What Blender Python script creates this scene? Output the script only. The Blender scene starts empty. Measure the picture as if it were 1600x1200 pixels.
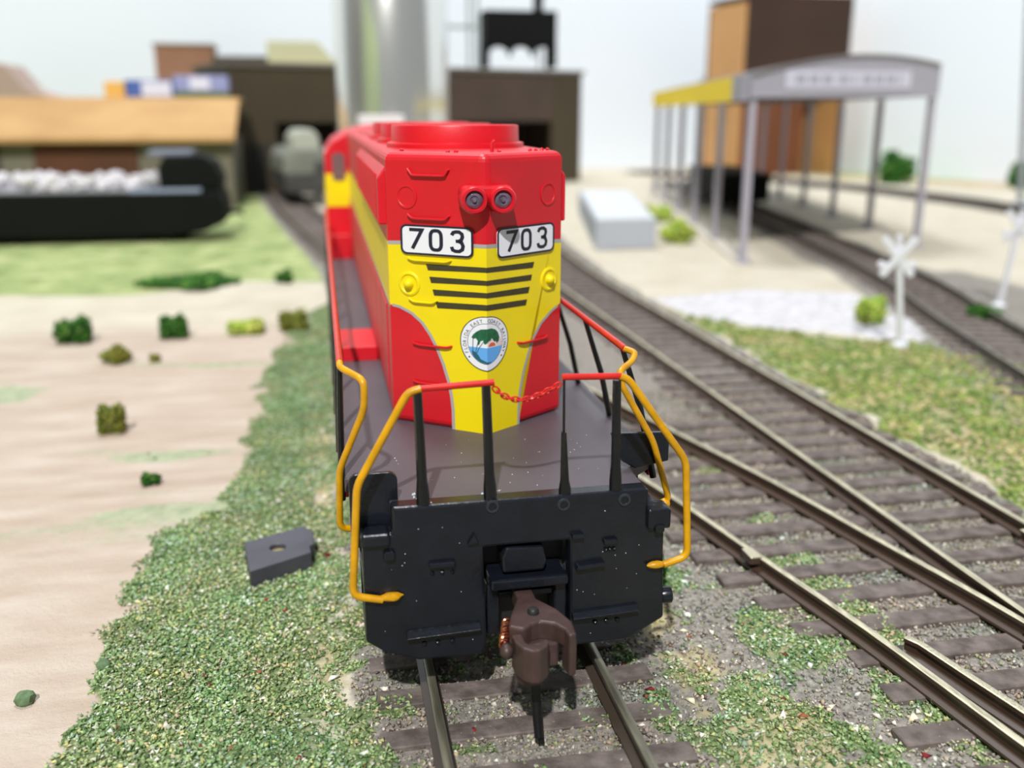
import bpy, bmesh, math, random
import numpy as np
from mathutils import Vector, Matrix
random.seed(7); rng = np.random.default_rng(7)
S = 0.001                      # every length below is in millimetres of the model railway
C = bpy.context.scene.collection
sc = bpy.context.scene

# ------------------------------------------------------------------ camera, world, lamps, exposure
cam_d = bpy.data.cameras.new('camera'); cam = bpy.data.objects.new('camera', cam_d); C.objects.link(cam)
sc.camera = cam
FPX, VX, VY = 1500.0, 495.0, 178.0
pitch = math.atan((600 - VY) / FPX); yaw = math.atan((800 - VX) / math.hypot(600 - VY, FPX))
cam.location = (-17.1 * S, 0, 55 * S)
cam.rotation_euler = (math.pi / 2 - pitch, 0, -yaw)
cam_d.sensor_width = 36; cam_d.lens = FPX / 1600 * 36
cam_d.clip_start = 0.002; cam_d.clip_end = 50
cam_d.dof.use_dof = True; cam_d.dof.focus_distance = 0.098; cam_d.dof.aperture_fstop = 25

def lin(c):
    return tuple(((v / 255) / 12.92 if v / 255 <= .04045 else ((v / 255 + .055) / 1.055) ** 2.4) for v in c)
w = bpy.data.worlds.new('world'); sc.world = w; w.use_nodes = True
w.node_tree.nodes['Background'].inputs[0].default_value = (0.86, 0.93, 1.0, 1)
w.node_tree.nodes['Background'].inputs[1].default_value = 0.25

def area(name, loc, target, size, power, col=(1, 1, 1)):
    l = bpy.data.lights.new(name, 'AREA'); l.shape = 'DISK'; l.size = size * S; l.energy = power; l.color = col
    o = bpy.data.objects.new(name, l); C.objects.link(o); o.location = Vector(loc) * S
    o.rotation_euler = (Vector(target) - Vector(loc)).to_track_quat('-Z', 'Y').to_euler(); return o
area('ceiling_lamp_front', (-520, -1700, 2080), (0, 100, 20), 75, 94, (1.0, .98, .95))
area('ceiling_lamp_back', (-150, 800, 1900), (100, 1150, 0), 500, 26, (.93, .97, 1.0))
sc.view_settings.view_transform = 'Standard'; sc.view_settings.look = 'None'
sc.view_settings.exposure = -0.07; sc.view_settings.gamma = 1.0; sc.view_settings.use_curve_mapping = False

# ------------------------------------------------------------------ materials
MATS = {}
def mat(name, col, rough=.5, metal=0, var=0.0, vscale=300, bump=0.0, bscale=800, col2=None, spec=.5, coat=0):
    if name in MATS: return MATS[name]
    m = bpy.data.materials.new(name); m.use_nodes = True; nt = m.node_tree; b = nt.nodes['Principled BSDF']
    b.inputs['Roughness'].default_value = rough; b.inputs['Metallic'].default_value = metal
    b.inputs['Specular IOR Level'].default_value = spec; b.inputs['Coat Weight'].default_value = coat
    c1 = lin(col); tc = nt.nodes.new('ShaderNodeTexCoord')
    n = nt.nodes.new('ShaderNodeTexNoise'); n.inputs['Scale'].default_value = vscale; n.inputs['Detail'].default_value = 4
    nt.links.new(tc.outputs['Object'], n.inputs['Vector'])
    r = nt.nodes.new('ShaderNodeValToRGB'); r.color_ramp.elements[0].position = .35; r.color_ramp.elements[1].position = .65
    c2 = lin(col2) if col2 else tuple(v * (1 - var) for v in c1)
    r.color_ramp.elements[0].color = (*c2, 1); r.color_ramp.elements[1].color = (*c1, 1)
    nt.links.new(n.outputs['Fac'], r.inputs['Fac']); nt.links.new(r.outputs['Color'], b.inputs['Base Color'])
    if bump:
        n2 = nt.nodes.new('ShaderNodeTexNoise'); n2.inputs['Scale'].default_value = bscale; n2.inputs['Detail'].default_value = 3
        nt.links.new(tc.outputs['Object'], n2.inputs['Vector'])
        bp = nt.nodes.new('ShaderNodeBump'); bp.inputs['Strength'].default_value = bump; bp.inputs['Distance'].default_value = .0003
        nt.links.new(n2.outputs['Fac'], bp.inputs['Height']); nt.links.new(bp.outputs['Normal'], b.inputs['Normal'])
    MATS[name] = m; return m
RED = mat('red_paint', (215, 20, 38), .42, var=.10, vscale=150, bump=.05, bscale=2500)
REDB = mat('red_decal', (206, 22, 26), .45, var=.06, vscale=200)
YEL = mat('yellow_paint', (246, 222, 4), .42, var=.05, vscale=200, bump=.06, bscale=500)
SIL = mat('silver_stripe', (172, 168, 168), .45)
WHT = mat('white_decal', (238, 240, 248), .45)
INK = mat('navy_ink', (24, 26, 50), .5)
CHEV = mat('chevron_ink', (66, 60, 34), .6, var=.15, vscale=1200)
GREEN = mat('emblem_green', (30, 110, 70), .5, var=.4, vscale=2500)
TEAL = mat('emblem_teal', (30, 96, 110), .5)
BLUE = mat('emblem_blue', (100, 172, 240), .5)
ORANGE = mat('emblem_orange', (222, 100, 60), .5)
PINK = mat('emblem_ray', (238, 176, 168), .5)
BLK = mat('black_paint', (21, 25, 34), .27, var=.3, vscale=400, bump=.12, bscale=1800)
DECK = mat('deck_grey', (86, 79, 86), .5, var=.12, vscale=120, bump=.05, bscale=1500)
POST = mat('stanchion_black', (20, 20, 22), .33, bump=.25, bscale=1500)
HYEL = mat('handrail_yellow', (226, 164, 8), .35, var=.25, vscale=500, bump=.2, bscale=1200)
HRED = mat('handrail_red', (214, 36, 30), .35, var=.2, vscale=500)
COUP = mat('coupler_brown', (76, 57, 54), .45, var=.25, vscale=600, bump=.1, bscale=1500)
COPPER = mat('copper', (214, 130, 96), .25, 1)
LENS = mat('lens', (118, 104, 124), .12, var=.5, vscale=900, coat=1)
DKMET = mat('dark_metal', (34, 33, 34), .5)
SPECK = mat('glint_speck', (196, 200, 206), .4)
GLASS = mat('cab_window', (120, 96, 100), .2)
TIE = mat('tie_brown', (122, 111, 106), .8, var=.45, vscale=420, bump=.6, bscale=1400, col2=(84, 74, 70))

def rail_mat(name, top, side):
    m = bpy.data.materials.new(name); m.use_nodes = True; nt = m.node_tree; b = nt.nodes['Principled BSDF']
    g = nt.nodes.new('ShaderNodeNewGeometry'); sx = nt.nodes.new('ShaderNodeSeparateXYZ'); nt.links.new(g.outputs['Normal'], sx.inputs[0])
    px = nt.nodes.new('ShaderNodeSeparateXYZ'); nt.links.new(g.outputs['Position'], px.inputs[0])
    a = nt.nodes.new('ShaderNodeMath'); a.operation = 'GREATER_THAN'; a.inputs[1].default_value = .6; nt.links.new(sx.outputs[2], a.inputs[0])
    c = nt.nodes.new('ShaderNodeMath'); c.operation = 'GREATER_THAN'; c.inputs[1].default_value = -.0006; nt.links.new(px.outputs[2], c.inputs[0])
    d = nt.nodes.new('ShaderNodeMath'); d.operation = 'MULTIPLY'; nt.links.new(a.outputs[0], d.inputs[0]); nt.links.new(c.outputs[0], d.inputs[1])
    n = nt.nodes.new('ShaderNodeTexNoise'); n.inputs['Scale'].default_value = 90; n.inputs['Detail'].default_value = 5
    r = nt.nodes.new('ShaderNodeValToRGB'); r.color_ramp.elements[0].color = (*lin([v * .78 for v in top]), 1); r.color_ramp.elements[1].color = (*lin(top), 1)
    r.color_ramp.elements[0].position = .4; r.color_ramp.elements[1].position = .6
    nt.links.new(n.outputs['Fac'], r.inputs['Fac'])
    mx = nt.nodes.new('ShaderNodeMix'); mx.data_type = 'RGBA'; mx.inputs[6].default_value = (*lin(side), 1)
    nt.links.new(r.outputs['Color'], mx.inputs[7]); nt.links.new(d.outputs[0], mx.inputs[0])
    nt.links.new(mx.outputs[2], b.inputs['Base Color'])
    mm = nt.nodes.new('ShaderNodeMath'); mm.operation = 'MULTIPLY'; mm.inputs[1].default_value = .55; nt.links.new(d.outputs[0], mm.inputs[0])
    nt.links.new(mm.outputs[0], b.inputs['Metallic']); b.inputs['Roughness'].default_value = .38
    return m
RAIL = rail_mat('rail_nickel', (220, 212, 182), (72, 56, 45))
RAILD = rail_mat('rail_dull', (134, 130, 112), (66, 56, 48))

# ------------------------------------------------------------------ helpers
ORG = {}
def tag(o, label=None, cat=None, group=None, kind=None):
    if label: o['label'] = label
    if cat: o['category'] = cat
    if group: o['group'] = group
    if kind: o['kind'] = kind
    return o
def thing(name, label, cat, loc=(0, 0, 0), rotz=0, group=None):
    o = bpy.data.objects.new(name, None); C.objects.link(o); o.empty_display_size = .005
    o.location = Vector(loc) * S; o.rotation_euler = (0, 0, rotz)
    ORG[o] = (Vector(loc), rotz); return tag(o, label, cat, group)

class MB:
    def __init__(s): s.v = []; s.f = []; s.smooth = False
    def add(s, vs, fs):
        k = len(s.v); s.v += [tuple(x) for x in vs]; s.f += [tuple(i + k for i in f) for f in fs]; return s
    def box(s, x0, x1, y0, y1, z0, z1):
        v = [(x, y, z) for z in (z0, z1) for y in (y0, y1) for x in (x0, x1)]
        return s.add(v, [(0, 2, 3, 1), (4, 5, 7, 6), (0, 1, 5, 4), (2, 6, 7, 3), (0, 4, 6, 2), (1, 3, 7, 5)])
    def prism(s, poly, ax, a, b):
        n = len(poly)
        def P(p, t): return {'z': (p[0], p[1], t), 'y': (p[0], t, p[1]), 'x': (t, p[0], p[1])}[ax]
        v = [P(p, a) for p in poly] + [P(p, b) for p in poly]
        f = [tuple(range(n))[::-1], tuple(range(n, 2 * n))] + [(i, (i + 1) % n, n + (i + 1) % n, n + i) for i in range(n)]
        return s.add(v, f)
    def loft(s, rings, cap=True, close=True):
        n = len(rings[0]); v = [p for r in rings for p in r]; f = []
        for j in range(len(rings) - 1):
            for i in range(n if close else n - 1):
                a, b = j * n + i, j * n + (i + 1) % n; f.append((a, b, b + n, a + n))
        if cap: f += [tuple(range(n))[::-1], tuple(range(len(v) - n, len(v)))]
        return s.add(v, f)
    def tube(s, pts, r, n=10, cap=True):
        pts = [Vector(p) for p in pts]; rr = r if isinstance(r, (list, tuple)) else [r] * len(pts)
        t0 = (pts[1] - pts[0]).normalized(); u = t0.orthogonal().normalized(); rings = []
        for i, p in enumerate(pts):
            t = (pts[min(i + 1, len(pts) - 1)] - pts[max(i - 1, 0)]).normalized()
            u = (u - t * u.dot(t)).normalized(); w_ = t.cross(u)
            rings.append([p + (u * math.cos(2 * math.pi * k / n) + w_ * math.sin(2 * math.pi * k / n)) * rr[i] for k in range(n)])
        s.smooth = True; return s.loft(rings, cap)
    def bar(s, a, b, wx, wy):
        a = Vector(a); b = Vector(b); t = (b - a).normalized(); u = Vector((1, 0, 0)); u = (u - t * u.dot(t)).normalized(); w_ = t.cross(u)
        q = [(1, 1), (-1, 1), (-1, -1), (1, -1)]
        return s.loft([[p + u * wx / 2 * i + w_ * wy / 2 * j for i, j in q] for p in (a, b)])
    def lathe(s, prof, c, ax='z', n=32, cap=False):
        rings = []
        for r, h in prof:
            ring = []
            for k in range(n):
                a = 2 * math.pi * k / n; x, y = r * math.cos(a), r * math.sin(a)
                ring.append({'z': (c[0] + x, c[1] + y, c[2] + h), 'y': (c[0] + x, c[1] + h, c[2] + y), 'x': (c[0] + h, c[1] + x, c[2] + y)}[ax])
            rings.append(ring)
        s.smooth = True; return s.loft(rings, True)
    def blob(s, c, r, sub=1, jit=.25, sq=(1, 1, 1)):
        bm = bmesh.new(); bmesh.ops.create_icosphere(bm, subdivisions=sub, radius=1)
        v = [(c[0] + q.co.x * r * sq[0] * (1 + random.uniform(-jit, jit)), c[1] + q.co.y * r * sq[1] * (1 + random.uniform(-jit, jit)), c[2] + q.co.z * r * sq[2] * (1 + random.uniform(-jit, jit))) for q in bm.verts]
        f = [tuple(x.index for x in q.verts) for q in bm.faces]; bm.free(); return s.add(v, f)
    def build(s, name, m, parent=None, bevel=0, seg=2, smooth=None, fold=None):
        me = bpy.data.meshes.new(name); o = bpy.data.objects.new(name, me); C.objects.link(o)
        root = parent
        while root is not None and root.parent: root = root.parent
        org, rz = ORG.get(root, (Vector((0, 0, 0)), 0)) if root is not None else (Vector((0, 0, 0)), 0)
        loc = s.local if hasattr(s, 'local') else False
        vs = [Vector(v) for v in s.v]
        if not loc: vs = [Matrix.Rotation(-rz, 3, 'Z') @ (v - org) for v in vs]
        me.from_pydata([tuple(v * S) for v in vs], [], s.f); me.validate(); me.update()
        bm = bmesh.new(); bm.from_mesh(me); bmesh.ops.recalc_face_normals(bm, faces=bm.faces); bm.to_mesh(me); bm.free()
        me.materials.append(m)
        sm = s.smooth if smooth is None else smooth
        if sm:
            me.polygons.foreach_set('use_smooth', [True] * len(me.polygons)); me.set_sharp_from_angle(angle=math.radians(42))
        if bevel:
            b = o.modifiers.new('bevel', 'BEVEL'); b.width = bevel * S; b.segments = seg; b.limit_method = 'ANGLE'; b.angle_limit = math.radians(35)
        if parent is not None: o.parent = parent
        return o
def copy_tree(o, parent=None):
    c = o.copy(); C.objects.link(c)
    if parent is not None: c.parent = parent
    for ch in list(o.children): copy_tree(ch, c)
    return c
def ramp(p, q, t): return tuple(a + (b - a) * t for a, b in zip(p, q))
def resample(pl, step):
    pl = [Vector((*p, 0)) if len(p) == 2 else Vector(p) for p in pl]
    # Catmull-Rom smoothing, then even spacing
    pts = []
    for i in range(len(pl) - 1):
        p0, p1, p2, p3 = pl[max(i - 1, 0)], pl[i], pl[i + 1], pl[min(i + 2, len(pl) - 1)]
        for k in range(12):
            t = k / 12
            pts.append(.5 * ((2 * p1) + (p2 - p0) * t + (2 * p0 - 5 * p1 + 4 * p2 - p3) * t * t + (3 * p1 - p0 - 3 * p2 + p3) * t ** 3))
    pts.append(pl[-1]); out = [pts[0]]; acc = 0
    for a, b in zip(pts, pts[1:]):
        L = (b - a).length
        while acc + L >= step:
            u = (step - acc) / L; a = a + (b - a) * u; out.append(a.copy()); L = (b - a).length; acc = 0
        acc += L
    return out

# ------------------------------------------------------------------ value noise and zones of the layout board
def vnoise(x, y, sc_, seed):
    x = np.asarray(x, float) / sc_ + seed * 17.31 + 500; y = np.asarray(y, float) / sc_ + seed * 9.7 + 500
    xi, yi = np.floor(x), np.floor(y); xf, yf = x - xi, y - yi
    xf = xf * xf * (3 - 2 * xf); yf = yf * yf * (3 - 2 * yf)
    def h(a, b): v = np.sin(a * 127.1 + b * 311.7 + seed * 74.7) * 43758.5453; return v - np.floor(v)
    return (h(xi, yi) * (1 - xf) + h(xi + 1, yi) * xf) * (1 - yf) + (h(xi, yi + 1) * (1 - xf) + h(xi + 1, yi + 1) * xf) * yf
def fbm(x, y, s, seed): return vnoise(x, y, s, seed) * .5 + vnoise(x, y, s / 2, seed + 1) * .3 + vnoise(x, y, s / 4, seed + 2) * .2
def dpoly(x, y, pl):
    d = np.full(np.shape(x), 1e9)
    for (ax, ay), (bx, by) in zip(pl, pl[1:]):
        vx, vy = bx - ax, by - ay; t = np.clip(((x - ax) * vx + (y - ay) * vy) / (vx * vx + vy * vy), 0, 1)
        d = np.minimum(d, np.hypot(x - ax - vx * t, y - ay - vy * t))
    return d
def inside(x, y, pg):
    r = np.zeros(np.shape(x), bool); n = len(pg)
    for i in range(n):
        (x1, y1), (x2, y2) = pg[i], pg[(i + 1) % n]
        c = ((y1 > y) != (y2 > y)) & (x < (x2 - x1) * (y - y1) / (y2 - y1 + 1e-12) + x1); r ^= c
    return r
def sdf(x, y, pg):
    d = dpoly(x, y, list(pg) + [pg[0]]); return np.where(inside(x, y, pg), d, -d)
def sst(a, b, v): t = np.clip((v - a) / (b - a), 0, 1); return t * t * (3 - 2 * t)

T0 = [(0, 20), (0, 330), (-8, 416), (-21, 514), (-34, 620), (-48, 760)]
T2 = [(68.6, 20), (68.6, 230), (70, 350), (84, 500), (120, 640), (165, 800)]
T1 = [(57, 30), (54.8, 48), (52, 65), (48.8, 87), (45.3, 105), (40.9, 128), (33.3, 159), (23, 200), (12, 243), (4, 285), (0, 325)]
T3 = [(110, 80), (128, 130), (143, 180), (163, 243), (188, 319), (229, 501), (265, 680), (290, 820)]
T4 = [(300, 960), (372, 818), (399, 722), (410, 607), (400, 504), (385, 420), (372, 330)]
FRONTGREEN = [(-14, 330), (-17, 312), (-29.7, 265), (-32.4, 218), (-33.3, 170), (-35.5, 143), (-43.6, 131), (-44.4, 121), (-45, 98), (-45, 82), (-46, 40), (-18, 40), (-16, 100), (-16, 200), (-14, 310)]
BACKGREEN = [(-600, 345), (-124, 343), (-82, 333), (-42, 353), (-12, 345), (-12, 400), (-30, 520), (-45, 660), (-60, 1100), (-600, 1100)]
RIGHTGREEN = [(85, 40), (85, 280), (101, 250), (118, 236), (137, 219), (150, 190), (136, 140), (122, 100), (110, 40)]
GRAVEL = [(89, 296), (128, 305), (160, 294), (150, 247), (141, 226), (132, 224), (119, 236), (101, 249), (90, 262)]
BACKSTRIP = [(250, 840), (441, 1005), (620, 820), (640, 640), (520, 700), (430, 880), (330, 900)]
RGRASS2 = [(330, 900), (441, 1020), (600, 900), (640, 760), (520, 800), (440, 930)]

def zones(x, y):
    n1 = fbm(x, y, 9, 1) - .5; n2 = fbm(x, y, 30, 5) - .5; n3 = fbm(x, y, 3, 9) - .5
    z = {}
    g = sst(-1, 3, sdf(x, y, FRONTGREEN) + n1 * 9 + n3 * 3)
    right = np.where((x > 12) & (x < 46) & (y < 175), sst(.04, .22, fbm(x, y, 7, 21) - .44 + .09 * np.exp(-((x - 20) / 7) ** 2)), 0) * .72
    g = np.maximum(g, right)
    d0 = dpoly(x, y, T0) + n1 * 5; d1 = dpoly(x, y, T1) + n1 * 4; d2 = dpoly(x, y, T2) + n1 * 3
    b = np.maximum(sst(19, 14, d0), np.maximum(sst(19, 14, d1), sst(18.5, 16, d2)))
    b = np.maximum(b, np.where((x > 10) & (x < 62) & (y < 330), .72, 0))
    d3 = dpoly(x, y, T3) + n2 * 8; d4 = dpoly(x, y, T4) + n2 * 6
    b = np.maximum(b, np.maximum(sst(24, 15, d3), sst(20, 13, d4) * .95))
    b = np.maximum(b, sst(-6, 8, sdf(x, y, [(185, 330), (225, 330), (225, 235), (170, 200), (145, 150), (135, 180), (160, 250)])) * .7)
    # grass creeps over the ballast edge of the front track
    creep = sst(.50, .62, fbm(x, y, 5, 33)) * sst(8.5, 12.5, np.abs(x)) * np.where((y < 300) & (np.abs(x) < 20), 1, 0)
    mid = sst(.60, .70, fbm(x, y, 4, 43)) * np.where((y < 100) & (np.abs(x) < 8), 1, 0)
    g = g * (1 - .55 * sst(.42, .6, fbm(x, y, 4, 91)) * np.where(x < 0, sst(-27, -18, x), 0) * (y < 180))
    g = np.where(np.abs(x) < 19, np.maximum(g * sst(10.5, 15, np.abs(x) + n1 * 5), np.maximum(creep * .75, mid * .6)), g)
    z['green'] = g
    z['ballast'] = b
    z['gravel'] = sst(-2, 3, sdf(x, y, GRAVEL) + n1 * 10) * .95
    og = sst(-4, 8, sdf(x, y, BACKGREEN) + n2 * 18)
    og = np.maximum(og, sst(-3, 4, sdf(x, y, RGRASS2) + n2 * 20) * .8)
    z['olive'] = og
    z['rgreen'] = sst(-2, 5, sdf(x, y, RIGHTGREEN) + n1 * 12) * (1 - sst(16, 14, dpoly(x, y, T2)))
    faint = sst(.40, .62, fbm(x * .5, y * 1.5, 22, 12)) * sst(250, 230, y) * sst(112, 150, y) * np.where(x < -25, 1, 0)
    z['faint'] = faint * .75
    z['pink'] = np.where(x < -20, 1, 0) * sst(290, 262, y + n2 * 20)
    z['straw'] = np.maximum(sst(.5, .7, fbm(x, y, 14, 55)) * np.maximum(right, z['rgreen']), sst(.4, .6, fbm(x, y, 5, 77)) * np.exp(-((np.abs(x) - 20) / 4.5) ** 2) * (y < 200) * .75)
    z['backdirt'] = sst(-5, 10, sdf(x, y, BACKSTRIP) + n2 * 30)
    return z

def graded(segs):
    out = []
    for a, b, st in segs: out += list(np.arange(a, b, st))
    out.append(segs[-1][1]); return np.array(out, float)
gx = graded([(-900, -300, 25), (-300, -110, 5), (-110, -55, 1.5), (-55, 62, .8), (62, 120, 1.6), (120, 300, 4), (300, 800, 20)])
gy = graded([(20, 60, 4), (60, 140, .8), (140, 260, 1.4), (260, 420, 2.5), (420, 700, 6), (700, 1100, 12)])
GX, GY = np.meshgrid(gx, gy); Z = zones(GX, GY)
def gheight(x, y, z=None):
    z = z or zones(x, y)
    h = -3.2 + np.where(x > 26, .32, .62) * z['ballast'] + .35 * z['green'] + .25 * (fbm(x, y, 40, 3) - .5) * 2 + .35 * (fbm(x, y, 2.2, 7) - .5) * (z['green'] + z['ballast'] * .6 + z['rgreen'] + .2)
    between = np.where((np.abs(x) < 8), .25, 0) * z['ballast']
    return h + between
HZ = gheight(GX, GY, Z)
me = bpy.data.meshes.new('layout_board'); nx, ny = len(gx), len(gy)
co = np.stack([GX, GY, HZ], -1).reshape(-1, 3) * S
ii = np.arange(nx * ny).reshape(ny, nx); fc = np.stack([ii[:-1, :-1], ii[:-1, 1:], ii[1:, 1:], ii[1:, :-1]], -1).reshape(-1, 4)
me.vertices.add(len(co)); me.vertices.foreach_set('co', co.ravel())
me.loops.add(fc.size); me.loops.foreach_set('vertex_index', fc.ravel().astype(np.int32))
me.polygons.add(len(fc)); me.polygons.foreach_set('loop_start', np.arange(0, fc.size, 4, dtype=np.int32)); me.polygons.foreach_set('loop_total', np.full(len(fc), 4, np.int32))
me.update(calc_edges=True); me.polygons.foreach_set('use_smooth', [True] * len(fc))
for an, ks in (('zone_a', ('green', 'ballast', 'gravel')), ('zone_b', ('olive', 'rgreen', 'faint')), ('zone_c', ('pink', 'straw', 'backdirt'))):
    at = me.color_attributes.new(an, 'FLOAT_COLOR', 'POINT')
    arr = np.ones((nx * ny, 4), np.float32)
    for i, k in enumerate(ks): arr[:, i] = Z[k].ravel()
    at.data.foreach_set('color', arr.ravel())
board = bpy.data.objects.new('ground', me); C.objects.link(board); tag(board, kind='structure', label='model railway board of sand, green ground foam and grey ballast')
def ground_mat():
    m = bpy.data.materials.new('layout_ground'); m.use_nodes = True; nt = m.node_tree; b = nt.nodes['Principled BSDF']; L = nt.links.new
    b.inputs['Roughness'].default_value = .9; b.inputs['Specular IOR Level'].default_value = .15
    tc = nt.nodes.new('ShaderNodeTexCoord')
    def noise(scale, det=4, rough=.6, stretch=None):
        n = nt.nodes.new('ShaderNodeTexNoise'); n.inputs['Scale'].default_value = scale; n.inputs['Detail'].default_value = det; n.inputs['Roughness'].default_value = rough
        if stretch:
            mp = nt.nodes.new('ShaderNodeMapping'); mp.inputs['Scale'].default_value = stretch; L(tc.outputs['Object'], mp.inputs[0]); L(mp.outputs[0], n.inputs['Vector'])
        else: L(tc.outputs['Object'], n.inputs['Vector'])
        return n.outputs['Fac']
    def rmp(fac, stops):
        r = nt.nodes.new('ShaderNodeValToRGB'); e = r.color_ramp.elements
        while len(e) < len(stops): e.new(.5)
        for q, (p, c) in zip(e, stops): q.position = p; q.color = (*lin(c), 1)
        L(fac, r.inputs['Fac']); return r.outputs['Color']
    def mix(a, bb, f):
        x = nt.nodes.new('ShaderNodeMix'); x.data_type = 'RGBA'; L(a, x.inputs[6]); L(bb, x.inputs[7]); L(f, x.inputs[0]); return x.outputs[2]
    def attr(nm):
        a = nt.nodes.new('ShaderNodeAttribute'); a.attribute_name = nm; s = nt.nodes.new('ShaderNodeSeparateColor'); L(a.outputs['Color'], s.inputs[0]); return s.outputs
    def edge(mask, scale, w_=.35):     # crumbly border: mask + (noise-.5)*w thresholded softly
        n = noise(scale, 6, .7); a = nt.nodes.new('ShaderNodeMath'); a.operation = 'MULTIPLY_ADD'; L(n, a.inputs[0]); a.inputs[1].default_value = w_ * 2; L(mask, a.inputs[2])
        r = nt.nodes.new('ShaderNodeMapRange'); r.inputs['From Min'].default_value = .5 + w_ - .15; r.inputs['From Max'].default_value = .5 + w_ + .15; r.clamp = True; L(a.outputs[0], r.inputs[0]); return r.outputs[0]
    A, B, Cc = attr('zone_a'), attr('zone_b'), attr('zone_c')
    sand = rmp(noise(60), [(.3, (194, 185, 166)), (.7, (211, 203, 186))])
    pink = rmp(noise(110, 5, .6, (.5, 1.6, 1)), [(.3, (182, 165, 149)), (.5, (194, 178, 163)), (.72, (206, 194, 181))])
    col = mix(sand, pink, Cc[0])
    faint = rmp(noise(500), [(.3, (152, 164, 134)), (.7, (184, 190, 160))])
    col = mix(col, faint, edge(B[2], 400, .3))
    bdirt = rmp(noise(40), [(.3, (176, 152, 118)), (.7, (206, 188, 158))]); col = mix(col, bdirt, Cc[2])
    olive = rmp(noise(90), [(.3, (124, 140, 88)), (.5, (158, 172, 114)), (.7, (194, 196, 144))]); col = mix(col, olive, edge(B[0], 120, .25))
    rg = rmp(noise(170, 5), [(.3, (84, 112, 44)), (.45, (116, 144, 62)), (.6, (160, 168, 92)), (.75, (196, 190, 140))]); col = mix(col, rg, edge(B[1], 220, .3))
    bal = rmp(noise(1300, 5, .7), [(.3, (98, 94, 90)), (.45, (134, 129, 123)), (.6, (158, 152, 143)), (.72, (190, 184, 172))]); col = mix(col, bal, edge(A[1], 500, .25))
    gv = rmp(noise(400), [(.35, (186, 184, 188)), (.65, (222, 220, 224))]); col = mix(col, gv, edge(A[2], 200, .25))
    gr = rmp(noise(900, 5, .7), [(.3, (78, 98, 62)), (.45, (104, 124, 80)), (.6, (136, 148, 106)), (.74, (182, 186, 148))]); col = mix(col, gr, edge(A[0], 700, .35))
    st = rmp(noise(600), [(.3, (158, 148, 112)), (.7, (196, 184, 150))]); col = mix(col, st, edge(Cc[1], 500, .3))
    L(col, b.inputs['Base Color'])
    bp = nt.nodes.new('ShaderNodeBump'); bp.inputs['Strength'].default_value = .6; bp.inputs['Distance'].default_value = .0005
    L(noise(1100, 5, .7), bp.inputs['Height']); L(bp.outputs['Normal'], b.inputs['Normal'])
    return m
me.materials.append(ground_mat())

# ------------------------------------------------------------------ backdrop walls and added reflection slabs
def wall_mat(name, a, b_):
    return mat(name, a, .85, col2=b_, vscale=1.6)
def wallobj(name, p, q, m):
    d = Vector((q[0] - p[0], q[1] - p[1], 0)).normalized(); n = Vector((-d.y, d.x, 0)) * 12
    o = MB().prism([p, q, (q[0] + n.x, q[1] + n.y), (p[0] + n.x, p[1] + n.y)], 'z', -60, 900).build(name, m); tag(o, kind='structure'); return o
WALLM = wall_mat('wall_paint', (234, 241, 250), (230, 238, 248))
wallobj('wall_back', (-1100, 1010), (470, 1062), WALLM)
wallobj('wall_right', (470, 1062), (700, 380), WALLM)
o = MB().box(-1260, -1248, -1600, -120, -900, 900).build('reflection_wall', mat('reflection_green', (150, 176, 100), .8)); tag(o, kind='structure')  # unseen green slab, added for the silver cylinder to reflect
o = MB().box(-1262, -1249, -115, 640, -900, 700).build('reflection_slab', mat('reflection_dark', (44, 40, 38), .6)); tag(o, kind='structure')  # unseen dark slab, added to give the cylinder its dark reflected band
o = MB().box(-1100, 760, 10, 1080, -60, -12).build('trim_1', mat('board_wood', (150, 120, 84), .7, var=.2)); tag(o, kind='structure')

# ------------------------------------------------------------------ tracks
RPROF = [(-.95, -2.1), (.95, -2.1), (.95, -1.8), (.2, -1.5), (.2, -.65), (.45, -.5), (.45, -.08), (.36, 0), (-.36, 0), (-.45, -.08), (-.45, -.5), (-.2, -.65), (-.2, -1.5), (-.95, -1.8)]
def offs(pl, d):
    out = []
    for i, p in enumerate(pl):
        t = (pl[min(i + 1, len(pl) - 1)] - pl[max(i - 1, 0)]).normalized(); out.append(p + Vector((t.y, -t.x, 0)) * d)
    return out
def rail(pl, parent, m, name='rail', zo=0):
    mb = MB(); rings = []
    for i, p in enumerate(pl):
        t = (pl[min(i + 1, len(pl) - 1)] - pl[max(i - 1, 0)]).normalized(); n = Vector((t.y, -t.x, 0))
        rings.append([(p.x + n.x * a, p.y + n.y * a, b + zo) for a, b in RPROF])
    mb.loft(rings); mb.smooth = True
    return mb.build(name, m, parent)
def tie(p, t, parent, half=14.3, zo=0, lo=None, hi=None, wid=1.4):
    n = Vector((t.y, -t.x, 0)); mb = MB()
    j = random.uniform(-.5, .5); a0 = lo if lo is not None else -half + j; a1 = hi if hi is not None else half + j + random.uniform(-.4, .4)
    w1 = wid * random.uniform(.94, 1.06); zt = -2.1 + zo + random.uniform(-.05, .02)
    rg = []
    for k in range(9):
        a = a0 + (a1 - a0) * k / 8; q = p + n * a; e = t * w1; dz = random.uniform(-.05, .05)
        rg.append([(q.x + e.x, q.y + e.y, zt + dz), (q.x - e.x, q.y - e.y, zt + dz), (q.x - e.x, q.y - e.y, -4.2), (q.x + e.x, q.y + e.y, -4.2)])
    mb.loft(rg); return mb.build('tie', TIE, parent, bevel=.12, seg=1)
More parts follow.
